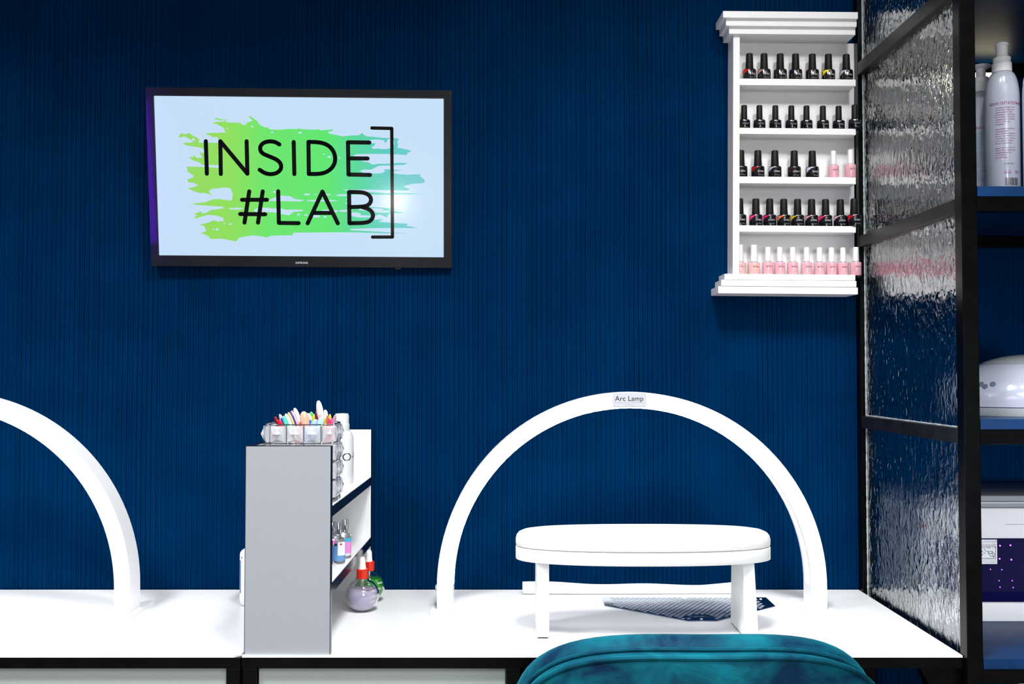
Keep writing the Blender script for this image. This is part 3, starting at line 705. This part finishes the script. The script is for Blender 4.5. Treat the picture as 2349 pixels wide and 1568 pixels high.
# resample the outline evenly
P_ = [Vector((x, y, 0)) for x, y in path]; P_.append(P_[0]); Ls = [0]
for a_, b_ in zip(P_, P_[1:]): Ls.append(Ls[-1]+(b_-a_).length)
def at_len(s):
    s %= Ls[-1]
    for i in range(len(P_)-1):
        if Ls[i+1] >= s and Ls[i+1] > Ls[i]:
            return P_[i].lerp(P_[i+1], (s-Ls[i])/(Ls[i+1]-Ls[i]))
    return P_[0].copy()
NC = 14; stp = Ls[-1]/NC
def gem():
    b = bmesh.new(); h_ = stp*.46; t_ = TH*.43
    o_ = [(-h_, 0, -t_), (h_, 0, -t_), (h_, 0, t_), (-h_, 0, t_)]
    A = [b.verts.new(p) for p in o_]; B = [b.verts.new((p[0]*.98, -.0028, p[2]*.98)) for p in o_]; D = [b.verts.new((p[0], .003, p[2])) for p in o_]
    mid = []
    c2 = b.verts.new((0, -.0105, 0)); e_ = [b.verts.new(((o_[i][0]+o_[(i+1) % 4][0])*.30, -.0062, (o_[i][2]+o_[(i+1) % 4][2])*.30)) for i in range(4)]
    for i in range(4):
        j = (i+1) % 4
        b.faces.new((A[i], A[j], B[j], B[i])); b.faces.new((D[j], D[i], A[i], A[j]) if False else (A[j], A[i], D[i], D[j]))
        b.faces.new((B[i], B[j], e_[i])); b.faces.new((e_[i], c2, e_[i-1])); b.faces.new((B[i], e_[i], e_[i-1]))
    b.faces.new((D[3], D[2], D[1], D[0]))
    bmesh.ops.recalc_face_normals(b, faces=b.faces[:])
    return b
g0 = obj('crystal', gem(), M['crystal'], ch, world=False)
first = True
for t_ in range(NT):
    for i in range(NC):
        s = (i+.5)*stp; p = at_len(s); tn = (at_len(s+.002)-at_len(s-.002)).normalized(); nr = Vector((tn.y, -tn.x, 0))
        g = g0 if first else g0.copy()
        if not first: C.objects.link(g); g.parent = ch
        first = False
        g.location = Vector((p.x, p.y, HZ+.008+TH*(t_+.5)))-Vector(ORG[ch.name])
        g.rotation_euler = (0, 0, math.atan2(nr.y, nr.x)+PI/2)
for t_ in range(NT+1):
    z = HZ+.008+TH*t_
    q = [at_len(i*stp/3) for i in range(NC*3)]
    obj('chrome_ring', tube([(p.x, p.y, z) for p in q], .0012, 6, closed=True), M['chrome'], ch, True)
for i in range(NC):
    p = at_len(i*stp)
    obj('chrome_upright', tube([(p.x, p.y, HZ+.0005), (p.x, p.y, HZ+.008+TH*NT+.0015)], .0012, 6), M['chrome'], ch, True)
obj('floor_plate', prism(rrect(HX0+.005, HX1-.005, HY0+.005, HY1-.005, .03, 4), 'z', HZ+.006, HZ+.008), M['chrome'], ch)
# nail samples: (u, v of tip, width px, tilt deg, depth 0..1, colour, name)
NS = [(630, 955, 11, -24, .2, (115, 10, 22), 'dark red'), (640, 961, 11, -20, .1, (214, 20, 38), 'bright red'), (641, 949, 10, -24, .6, (240, 175, 165), 'salmon pink'),
 (645, 957, 8, -18, .15, (30, 80, 205), 'royal blue'), (650, 953, 11, -22, .12, (70, 190, 160), 'sea green'), (655, 948, 11, -22, .3, (245, 240, 232), 'ivory'),
 (661, 945, 10, -20, .35, (190, 190, 130), 'olive cream'), (665, 943, 8, -20, .45, (80, 40, 120), 'dark purple'), (669, 941, 8, -18, .5, (215, 205, 235), 'pale lilac'),
 (675, 935, 15, -18, .55, (246, 232, 224), 'cream white'), (690, 966, 9, 8, .1, (240, 80, 40), 'orange red'), (696, 943, 21, -8, .25, (250, 180, 155), 'glossy peach'),
 (707, 947, 14, -10, .6, (238, 236, 215), 'off white'), (711, 961, 8, -10, .1, (20, 125, 180), 'petrol blue'), (714, 944, 16, 0, .9, (70, 180, 90), 'leaf green'),
 (720, 949, 9, 6, .5, (180, 175, 40), 'mustard'), (724, 942, 7, -8, .6, (100, 30, 60), 'plum'), (730, 918, 17, -7, .7, (238, 226, 220), 'long cream'),
 (726, 961, 16, 22, .05, (160, 180, 240), 'periwinkle'), (736, 949, 11, 8, .6, (240, 160, 165), 'rose pink'), (746, 939, 13, -12, .8, (240, 234, 230), 'pearl white'),
 (741, 955, 15, 24, .2, (165, 225, 205), 'mint green'), (747, 958, 9, 18, .25, (205, 155, 50), 'ochre'), (751, 951, 8, 0, .5, (180, 110, 80), 'copper brown'),
 (757, 949, 9, 2, .55, (245, 190, 60), 'warm yellow'), (755, 959, 9, 4, .3, (230, 50, 60), 'poppy red'), (761, 958, 7, 4, .35, (220, 60, 160), 'magenta'), (769, 951, 9, 10, .45, (165, 130, 130), 'mauve grey')]
for (u, v, wp, tl, dp, col, nm) in NS:
    Y = HY0+.022+dp*(HY1-HY0-.045)
    T = px(u, v, Y); hw = wp/2*Y/2300*1.05; ln = .044 if 'long' not in nm else .058
    ax = Vector((math.sin(R(tl)), .12*rng.uniform(-1, 1), math.cos(R(tl)))).normalized()
    base = T-ax*(T.z-(HZ+.012))/ax.z
    # keep the foot inside the holder
    base.x = min(max(base.x, HX0+.02), HX1-.02); base.y = min(max(base.y, HY0+.02), HY1-.02); base.z = HZ+.0085
    ax = (T-base).normalized()
    t = thing('nail_sample', '%s painted nail sample stick in the crystal holder' % nm, 'nail sample', base, 'nail samples in the crystal holder')
    m_ = mat('lacquer_'+nm.replace(' ', '_'), srgb(*col), .12, coat=.4)
    L_ = (T-base).length
    yv = ax.cross(Vector((1, rng.uniform(-.5, .3), 0))).normalized(); xv = yv.cross(ax).normalized()
    rot = Matrix((xv, yv, ax)).transposed().to_4x4()
    b = lathe([(hw*.55, L_-ln), (hw*.85, L_-ln*.85), (hw, L_-ln*.55), (hw*.93, L_-ln*.28), (hw*.66, L_-ln*.09), (hw*.3, L_-ln*.015), (0, L_)], 14, sy=.3)
    for vv in b.verts: vv.co.y += .18*(vv.co.x**2)/max(hw, .001)
    bmesh.ops.transform(b, matrix=rot, verts=b.verts); obj('tip', b, m_, t, True, world=False, sharp=80)
    b = box(-.0022, .0022, -.0009, .0009, 0, L_-ln+.002); bmesh.ops.transform(b, matrix=rot, verts=b.verts); obj('stick', b, M['frost'], t, world=False)

# tall translucent bottle behind the crystal holder
bx_, by_ = px(784, 1000, 2.33).x, 2.33
t = thing('cleanser_bottle', 'tall white translucent bottle with wide cap lettered O·P·I on the upper shelf', 'bottle', (bx_, by_, HZ))
obj('body', lathe([(.0255, 0), (.0275, .003), (.0275, .098), (.0262, .108), (.022, .117), (.0175, .121), (0, .121)], 36, (bx_, by_, HZ)), M['frost'], t, True)
obj('cap', lathe([(.0178, .1212), (.0178, .136), (.0165, .137), (.0165, .155), (.0145, .160), (.0, .161)], 32, (bx_, by_, HZ)), M['frost'], t, True)
tb = text_bm('O·P·I', .019, 3); mx = max(v.co.x for v in tb.verts); shift(tb, 0, sx=.030/mx)
wrap(tb, .0278, 1.33, (bx_, by_, HZ+.062)); obj('lettering', tb, M['ink'], t)

# bottles on the lower shelf
def small_bottle(u, Y, r, h, liq, lab, label, lm):
    X = px(u, 1240, Y).x; z = OZ[1]
    t = thing('glass_bottle', label, 'bottle', (X, Y, z))
    sh = h*.66
    obj('base_glass', lathe([(r*.92, 0), (r, .003), (r, .006), (0, .006)], 28, (X, Y, z)), M['glass'], t, True)
    obj('glass', lathe([(0, sh*.68+.0004), (r, sh*.68+.0004), (r, sh-.012), (r*.85, sh-.004), (r*.4, sh), (r*.36, sh+.006), (0, sh+.006)], 28, (X, Y, z)), M['glass'], t, True)
    obj('liquid', lathe([(0, .0064), (r, .0064), (r, sh*.68), (0, sh*.68)], 28, (X, Y, z)), liq, t, True)
    obj('cap', lathe([(r*.5, sh+.006), (r*.5, h-.001), (r*.46, h), (0, h)], 24, (X, Y, z)), M['chrome'], t, True)
    b = bmesh.new(); n = 8
    def strip(a0, a1, z0, z1, off):
        A = [b.verts.new((X+(r+off)*math.sin(a0+(a1-a0)*i/n), Y-(r+off)*math.cos(a0+(a1-a0)*i/n), z+z0)) for i in range(n+1)]
        B = [b.verts.new((v.co.x, v.co.y, z+z1)) for v in A]
        for i in range(n): b.faces.new((A[i], A[i+1], B[i+1], B[i]))
    strip(*lab, .0005)
    obj('label_sticker', b, lm, t)
    return t, X, z, r
t, X, z, r = small_bottle(776, 2.13, .0148, .085, M['blueliq'], (.1, 1.35, .018, .046), 'small glass bottle of blue liquid with chrome cap and white label on lower shelf', M['paper'])
b = bmesh.new()
for k_, zz in enumerate((.036, .033, .030, .027, .024, .0215)):
    q = text_bm('nail cuticle care', .0013, 0); shift(q, 0, 0, zz, sx=.9); merge(b, q)
wrap(b, r+.0008, .75, (X, 2.13, z)); obj('lettering', b, M['greyprint'], t)
b = flat([(-.002, -.0015), (.002, -.0015), (.002, .0025), (-.002, .0025)], lambda x, y: (x, 0, y+.041)); wrap(b, r+.0008, .55, (X, 2.13, z)); obj('logo_patch', b, M['red'], t)
t, X, z, r = small_bottle(791, 2.19, .0140, .083, M['frost'], (-.5, 1.4, .012, .036), 'small glass bottle with pink and teal label behind the blue one', M['pinklab'])
b = bmesh.new(); n = 8
A = [b.verts.new((X+(r+.0005)*math.sin(-.5+1.9*i/n), 2.19-(r+.0005)*math.cos(-.5+1.9*i/n), z+.0362)) for i in range(n+1)]; B = [b.verts.new((v.co.x, v.co.y, z+.044)) for v in A]
for i in range(n): b.faces.new((A[i], A[i+1], B[i+1], B[i]))
obj('label_band', b, M['teallab'], t)
t, X, z, r = small_bottle(762, 2.19, .0140, .078, M['frost'], (-.5, .4, .012, .036), 'clear glass bottle mostly hidden behind the organiser end panel', M['paper'])

# round dropper bottles on the desk
def dropper(u, v, Y, r, liq, lvl, label, words):
    X = px(u, v, Y).x; z = TT
    t = thing('dropper_bottle', label, 'bottle', (X, Y, z), 'round dropper bottles beside the organiser')
    cz = r*.90; out = []; inn = []
    for i in range(21):
        a = -1.12+(1.12+1.22)*i/20; out.append((r*math.cos(a), cz+r*math.sin(a)))
    top = out[-1]; nr = .0115
    prof = [(0, 0.0005), (out[0][0], .0)]+[(a_, max(c2, 0)) for a_, c2 in out]+[(nr, top[1]+.004), (nr, top[1]+.012), (nr-.002, top[1]+.012), (nr-.002, top[1]+.003)]
    ri = r-.0022
    inner = [(ri*math.cos(-1.12+(2.34)*i/20), cz+ri*math.sin(-1.12+2.34*i/20)) for i in range(21)]
    prof += list(reversed([(min(a_, 1), c2) for a_, c2 in inner]))+[(0, inner[0][1])]
    obj('glass', lathe(prof, 40, (X, Y, z)), M['glass'], t, True, sharp=50)
    rl = r-.0026
    lq = [(0, cz-rl*math.sin(1.1))]+[(rl*math.cos(-1.1+i*(1.1+math.asin((lvl*2*r-cz)/rl))/18), cz+rl*math.sin(-1.1+i*(1.1+math.asin((lvl*2*r-cz)/rl))/18)) for i in range(19)]
    lq.append((0, lq[-1][1]))
    obj('liquid', lathe(lq, 40, (X, Y, z)), liq, t, True, sharp=50)
    zc = top[1]+.003
    obj('collar', lathe([(.0132, zc), (.0132, zc+.0195), (.012, zc+.0205), (0, zc+.0205)], 32, (X, Y, z)), M['red'], t, True)
    obj('dropper_bulb', lathe([(.0085, zc+.0205), (.0072, zc+.028), (.0068, zc+.038), (.0062, zc+.043), (.004, zc+.0465), (0, zc+.0475)], 24, (X, Y, z)), M['bulb'], t, True)
    obj('pipette', lathe([(.0024, .014), (.003, .03), (.003, zc)], 12, (X, Y, z)), M['glass'], t, True)
    b = bmesh.new()
    for s_, zz, sz_ in words:
        q = text_bm(s_, sz_, 1); shift(q, 0, 0, zz); merge(b, q)
    for v_ in b.verts:
        z_ = v_.co.z; rr = math.sqrt(max(1e-6, (r+.0005)**2-(z_-cz)**2)); a = v_.co.x/r+.95
        v_.co = Vector((X+rr*math.sin(a), Y-rr*math.cos(a), z+z_))
    obj('lettering', b, M['print'], t)
dropper(831, 1370, 2.262, .0375, M['lilac'], .64, 'round glass bottle of lilac liquid with red collar and white dropper bulb', [('MAKE', .048, .0045), ('CUTICLE', .036, .0058), ('REMOVER', .026, .0045)])
dropper(846, 1370, 2.355, .0372, M['green'], .72, 'round glass bottle of green liquid with red collar behind the lilac one', [('MAKE', .046, .0045), ('NAIL OIL', .034, .0055)])

# small white device left of the organiser
a = px(549.5, 1258, 2.3); zt_ = a.z
t = thing('control_box', 'white rounded device mostly hidden behind the left side of organiser', 'device', (a.x+.045, 2.33, TT))
obj('shell', prism(rrect(a.x, a.x+.09, TT, zt_, .014), 'y', 2.3, 2.37, bev=.003), M['plastic'], t, True)
obj('dark_dot', lathe([(.0013, 0), (.0013, .001)], 12, (0, 0, 0)), M['ink'], t, world=False)
[o for o in C.objects if o.name == 'dark_dot'][0].location = Vector((a.x+.005, 2.2998, zt_-.02))-Vector((a.x+.045, 2.33, TT))
[o for o in C.objects if o.name == 'dark_dot'][0].rotation_euler = (PI/2, 0, 0)
obj('side_stripe', box(a.x+.0012, a.x+.0035, 2.2993, 2.301, TT+.03, zt_-.026), mat('blue_grey_stripe', (.12, .2, .5), .3), t)

# ---------------------------------------------------------------- arc lamps
def arc_pts(r, cz, z0, n=72):
    P = [(r, z0)]
    for i in range(n+1):
        a = PI*i/n; P.append((r*math.cos(a), cz+r*math.sin(a)))
    P.append((-r, z0)); return P
def arc_band(X, ro, ri, cz, z0, y0, y1, cap=True, ext=0):
    O = arc_pts(ro, cz, z0); I = arc_pts(ri, cz, z0); b = bmesh.new()
    V = [[b.verts.new((X+p[0], y, p[1])) for p in Q] for Q in (O, I) for y in (y0, y1)]
    n = len(O)
    for i in range(n-1):
        b.faces.new((V[0][i], V[0][i+1], V[1][i+1], V[1][i])); b.faces.new((V[2][i+1], V[2][i], V[3][i], V[3][i+1]))
        b.faces.new((V[0][i+1], V[0][i], V[2][i], V[2][i+1])); b.faces.new((V[1][i], V[1][i+1], V[3][i+1], V[3][i]))
    for i in (0, n-1): b.faces.new((V[0][i], V[1][i], V[3][i], V[2][i]))
    bmesh.ops.recalc_face_normals(b, faces=b.faces[:])
    return b
def arc_lamp(X, yf, ro, ztop, label):
    t = thing('arc_lamp', label, 'lamp', (X, yf+.03, TT))
    cz = ztop-ro; ri = ro-.0352; zb = TT+.0055
    obj('arc', arc_band(X, ro, ri, cz, zb, yf, yf+.06), M['lamp'], t, True)
    # emitting strip recessed on the inside of the arc
    s = bmesh.new(); n = 60; rr = ri-.0006; A = []
    for i in range(n+1):
        a = R(.5)+R(179)*i/n
        A.append([s.verts.new((X+q*math.cos(a), y, cz+q*math.sin(a))) for q, y in ((rr+.0005, yf+.02), (rr-.0006, yf+.02), (rr-.0006, yf+.042), (rr+.0005, yf+.042))])
    for i in range(n):
        for k in range(4): s.faces.new((A[i][k], A[i][(k+1) % 4], A[i+1][(k+1) % 4], A[i+1][k]))
    for k in (0, n): s.faces.new(A[k])
    bmesh.ops.recalc_face_normals(s, faces=s.faces[:])
    obj('led_strip', s, M['led'], t, True)
    for sg in (-1, 1):
        xa, xb = sorted((X+sg*(ro+.014), X+sg*(ri-.020)))
        obj('base_plate', prism(rrect(xa, xb, yf-.034, yf+.115, .006, 4), 'z', TT+.0002, TT+.0052, bev=.0006), M['lamp'], t)
    obj('switch', box(X-ro-.005, X-ro+.001, yf+.02, yf+.035, TT+.045, TT+.053, .001), M['plastic'], t)
    return t
arc_lamp(-1.275, 2.22, .435, CZ-.047, 'white arc-shaped table lamp at the left edge of the picture')
l2 = arc_lamp(.2675, 2.25, .435, CZ-.048, 'white arc-shaped table lamp standing over the hand rest')
# sticker
a = px(1405, 901, 2.2497); c_ = px(1483, 932, 2.2497)
stk = obj('name_sticker', prism(rrect(a.x, c_.x, c_.z, a.z, .004, 4), 'y', 2.2492, 2.2499), mat('sticker_white', (.52, .52, .56), .3), l2)
b = text_bm('Arc Lamp', .0112, 4); mx = max(v.co.x for v in b.verts); shift(b, px(1443.5, 912, 2.249).x, 2.2488, px(1443.5, 913, 2.249).z, sx=.0315/mx)
obj('lettering', b, M['ink'], stk)
b = text_bm('For manicure, nail service and tattoo', .0022, 1); mx = max(v.co.x for v in b.verts); shift(b, px(1443.5, 912, 2.249).x, 2.2488, px(1443.5, 922, 2.249).z, sx=.0325/mx)
q = text_bm('MODEL ARC 01', .0018, 1); mx = max(v.co.x for v in q.verts); shift(q, px(1443.5, 912, 2.249).x, 2.2488, px(1443.5, 928, 2.249).z, sx=.009/mx); merge(b, q)
obj('lettering', b, M['greyprint'], stk)

# ---------------------------------------------------------------- hand rest
def stad(cx, cy, a, c, e, n=96):
    return [(cx+a*math.copysign(abs(math.cos(2*PI*i/n))**(2/e), math.cos(2*PI*i/n)), cy+c*math.copysign(abs(math.sin(2*PI*i/n))**(2/e), math.sin(2*PI*i/n))) for i in range(n)]
RXc, RYc = px(1474, 1240, 2.085).x, 2.085
hr = thing('hand_rest', 'padded white oval hand rest on two flat legs beneath the arc lamp', 'hand rest', (RXc, RYc, TT))
zp0, zp1 = CZ-.3865, CZ-.3605
pts = stad(RXc, RYc, .2625, .094, 2.3)
obj('support_board', prism(pts, 'z', zp0, zp1, bev=.0018), M['lacquer'], hr, True)
b = bmesh.new(); rings = []
for k, (s_, z_) in enumerate(((.965, zp1+.0004), (.995, zp1+.003), (1.0, zp1+.009), (.998, zp1+.016), (.985, zp1+.022), (.95, zp1+.0275), (.88, zp1+.0315), (.75, zp1+.0345), (.5, zp1+.0365), (.2, zp1+.037))):
    d = (1-s_)*.13
    rings.append([b.verts.new((x, y, z_)) for x, y in stad(RXc, RYc, .2625-d, max(.094-d, .004)*(1 if s_ > .6 else .6), 2.3)])
for A, B in zip(rings, rings[1:]):
    for i in range(96): b.faces.new((A[i], A[(i+1) % 96], B[(i+1) % 96], B[i]))
b.faces.new(rings[-1]); b.faces.new(list(reversed(rings[0])))
obj('cushion', b, M['leather'], hr, True)
for x0, x1, tp in ((px(1231, 1400, 2.023).x, px(1260, 1400, 2.023).x, 0), (px(1706, 1400, 2.023).x, px(1740, 1400, 2.023).x, 1)):
    z0 = TT+.003
    poly = [(2.023, z0), (2.150, z0), (2.138, zp0-.0002), (2.030, zp0-.0002)]
    bb = prism(poly, 'x', x0, x1, bev=.0012)
    if tp:
        for v in bb.verts:
            if v.co.x > (x0+x1)/2: v.co.x -= .006*(v.co.z-z0)/(zp0-z0)
            else: v.co.x += .001
    l_ = obj('leg', bb, M['lacquer'], hr)
    for yy in (2.028, 2.138): obj('foot_pad', box(x0+.003, x1-.004, yy, yy+.01, TT+.0002, z0), M['black'], l_)

# ---------------------------------------------------------------- dust collector grill
def tp(u, v, z=TT):           # point of the table plane under a photo pixel
    lo, hi = 1.0, 4.0
    for _ in range(50):
        m_ = (lo+hi)/2
        if px(u, v, m_).z > z: lo = m_
        else: hi = m_
    return px(u, v, lo)
gp = [tp(*q) for q in ((1381, 1371), (1757, 1371), (1779, 1391), (1652, 1423), (1643, 1425), (1578, 1425), (1568, 1423), (1387, 1390))]
gr = thing('extractor_grill', 'perforated steel dust extractor plate set in the desk behind the hand rest', 'grill', ((gp[0].x+gp[1].x)/2, gp[0].y-.05, TT))
cu = bpy.data.curves.new('grill', 'CURVE'); cu.dimensions = '2D'; cu.fill_mode = 'BOTH'; cu.extrude = .0005
def spl(P):
    s = cu.splines.new('POLY'); s.points.add(len(P)-1)
    for q, p in zip(s.points, P): q.co = (p[0], p[1], 0, 1)
    s.use_cyclic_u = True
G2 = [(p.x, p.y) for p in gp]; spl(G2)
def dist_in(x, y):
    d = 1e9; ins = False; n = len(G2)
    for i in range(n):
        x0, y0 = G2[i]; x1, y1 = G2[(i+1) % n]
        L2 = (x1-x0)**2+(y1-y0)**2; k = max(0, min(1, ((x-x0)*(x1-x0)+(y-y0)*(y1-y0))/L2))
        d = min(d, math.hypot(x-x0-k*(x1-x0), y-y0-k*(y1-y0)))
        if (y0 > y) != (y1 > y) and x < (x1-x0)*(y-y0)/(y1-y0)+x0: ins = not ins
    return d if ins else -d
sp = .0122; rh = .0052; ys = min(p[1] for p in G2); xs = min(p[0] for p in G2); j = 0; y = ys
cxm, fy = (gp[4].x+gp[5].x)/2, ys+.035
while y < max(p[1] for p in G2):
    x = xs+(sp/2 if j % 2 else 0)
    while x < max(p[0] for p in G2):
        edge = .026 if x < gp[0].x+.03 or x > gp[2].x-.04 else .010
        if dist_in(x, y) > .011 and x > xs+.024 and x < max(p[0] for p in G2)-.024 and math.hypot((x-cxm)*.7, y-fy) > .022:
            spl([(x+rh*math.cos(PI/6+PI/3*i), y+rh*math.sin(PI/6+PI/3*i)) for i in range(6)])
        x += sp
    y += sp*.866; j += 1
for i in range(7):            # radial slots near the front tip
    a = R(25+130*i/6); c0 = Vector((cxm+.007*math.cos(a), fy-.006+.007*math.sin(a))); c1 = Vector((cxm+.024*math.cos(a), fy-.006+.018*math.sin(a)))
    nn = (c1-c0).normalized().orthogonal()*.0013
    spl([c0+nn, c1+nn, c1-nn, c0-nn])
co = bpy.data.objects.new('grill_curve', cu); C.objects.link(co)
me = bpy.data.meshes.new_from_object(co.evaluated_get(bpy.context.evaluated_depsgraph_get()))
bpy.data.objects.remove(co); b = bmesh.new(); b.from_mesh(me); bmesh.ops.translate(b, verts=b.verts, vec=(0, 0, TT+.0012))
obj('perforated_plate', b, M['brushed'], gr)
for q in (tp(1393, 1375), tp(1571, 1374), tp(1745, 1375), tp(1609, 1421)):
    obj('screw', lathe([(.003, 0), (.0028, .001), (0, .0014)], 12, (q.x, q.y, TT+.0017)), M['plastic'], gr, True)

# rolled white towel at the back of the desk
b = bmesh.new(); xa = px(1199, 1345, 2.42).x; xb = px(1712, 1345, 2.42).x; q = []; rr = []
n = 60
for i in range(n+1):
    k = i/n; r_ = .0148-.0035*min(1, k*1.6)+.001*math.sin(k*14)+.003*max(0, (k-.8)*5)*.8
    q.append((xa+(xb-xa)*k, 2.43-.003*math.sin(k*5), TT+r_*.94)); rr.append(r_)
tube(q, rr, 20, bm=b)
for v in b.verts: v.co.z = max(v.co.z, TT+.0003)
o = mesh_at('rolled_towel', b, mat('towel_white', (.82, .82, .81), .8, bump=(60, .5, .004)), (( xa+xb)/2, 2.43, TT), True)
tag(o, 'thin rolled white towel lying along the wall behind the hand rest', 'towel')

# ---------------------------------------------------------------- chair
CXc, CYc = px(1629, 1500, 1.45).x, 1.45
chr_ = thing('velvet_chair', 'teal velvet chair with rounded padded back, seen from behind', 'chair', (CXc, 1.68, 0))
ztopc = px(1600, 1467, 1.47).z
def backshape(a, zc, hb_, ht_, e, n=72):
    P = []
    for i in range(n):
        t_ = 2*PI*i/n; cx, sz = math.cos(t_), math.sin(t_)
        h = ht_ if sz > 0 else hb_
        P.append((a*math.copysign(abs(cx)**(2/e), cx), zc+h*math.copysign(abs(sz)**(2/e), sz)))
    return P
def slab(a, zc, hb_, ht_, e, y0, y1, edge, curve=.10, bulge=.0):
    """rounded upholstered slab in XZ, back face at y0 and front face at y1, ends curving forwards"""
    b = bmesh.new(); rings = []; prof = []
    m_ = 6
    for i in range(m_+1):
        t_ = PI/2*i/m_; prof.append((edge*(1-math.sin(t_)), y0+edge*(1-math.cos(t_))))
    prof = [(edge+.10, y0-bulge*1.3), (edge+.05, y0-bulge), (edge+.02, y0-bulge*.5)]+prof
    q = []
    for i in range(m_+1):
        t_ = PI/2*i/m_; q.append((edge*(1-math.cos(t_)), y1-edge*(1-math.sin(t_))))
    prof += q+[(edge+.02, y1+bulge*.5), (edge+.05, y1+bulge), (edge+.10, y1+bulge*1.3)]
    for ins, y in prof:
        P = backshape(a-ins, zc, max(hb_-ins, .01), max(ht_-ins, .01), e)
        rings.append([b.verts.new((CXc+x, y+curve*(x/a)**2*(a/.29), z)) for x, z in P])
    n = len(rings[0])
    for A, B in zip(rings, rings[1:]):
        for i in range(n): b.faces.new((A[i], A[(i+1) % n], B[(i+1) % n], B[i]))
    for g in (rings[0], rings[-1]):
        c_ = b.verts.new(sum((v.co for v in g), Vector())/n+Vector((0, -.004 if g is rings[0] else .004, 0)))
        for i in range(n): b.faces.new((g[i], g[(i+1) % n], c_))
    bmesh.ops.recalc_face_normals(b, faces=b.faces[:])
    return b
zc = ztopc-.19
obj('inner_pad', slab(.288, zc, .27, .19, 2.9, 1.463, 1.525, .026, bulge=.004), M['velvet'], chr_, True)
obj('back_shell', slab(.281, zc, .25, .176, 2.9, 1.418, 1.461, .009, bulge=.006), M['velvet'], chr_, True)
def piping(a, ht_, y, r_):
    P = backshape(a, zc, .25, ht_, 2.9, 120)
    return tube([(CXc+x, y+.10*(x/a)**2*(a/.29), z) for x, z in P], r_, 8, closed=True)
obj('piping', piping(.2815, .1775, 1.4215, .0042), M['velvet'], chr_, True)
obj('piping', piping(.2825, .179, 1.459, .0036), M['velvet'], chr_, True)
sb = bmesh.new(); rg = []
for d_, z_ in ((.03, .40), (.005, .405), (0, .43), (.006, .462), (.03, .475), (.12, .482)):
    rg.append([sb.verts.new((x, y, z_)) for x, y in stad(CXc, 1.72, .25-d_, .235-d_, 3, 60)])
for A, B in zip(rg, rg[1:]):
    for i in range(60): sb.faces.new((A[i], A[(i+1) % 60], B[(i+1) % 60], B[i]))
sb.faces.new(rg[-1]); sb.faces.new(list(reversed(rg[0])))
obj('seat', sb, M['velvet'], chr_, True)
for sx_ in (-1, 1):
    for sy_ in (-1, 1):
        obj('leg', tube([(CXc+sx_*.17, 1.72+sy_*.15, .40), (CXc+sx_*.22, 1.72+sy_*.2, 0.001)], [.014, .008], 12), M['steel'], chr_, True)
    obj('back_support', tube([(CXc+sx_*.12, 1.6, .41), (CXc+sx_*.12, 1.50, .44), (CXc+sx_*.12, 1.48, .56)], .012, 10), M['steel'], chr_, True)

# ---------------------------------------------------------------- lamp behind the viewer whose reflection shows in the screen
t = thing('pendant_lamp', 'small bare-bulb pendant lamp hanging behind the viewer', 'lamp', (-.5505, -1.0, CZ+.0))
b = bmesh.new(); bmesh.ops.create_uvsphere(b, u_segments=20, v_segments=12, radius=.022); bmesh.ops.translate(b, verts=b.verts, vec=(-.5505, -1.0, CZ))
obj('bulb', b, M['bulbglow'], t, True)
obj('socket', lathe([(.014, .022), (.016, .03), (.016, .07), (.006, .075)], 16, (-.5505, -1, CZ)), M['black'], t, True)
obj('cord', tube([(-.5505, -1, CZ+.073), (-.5505, -1, H-.001)], .003), M['black'], t)
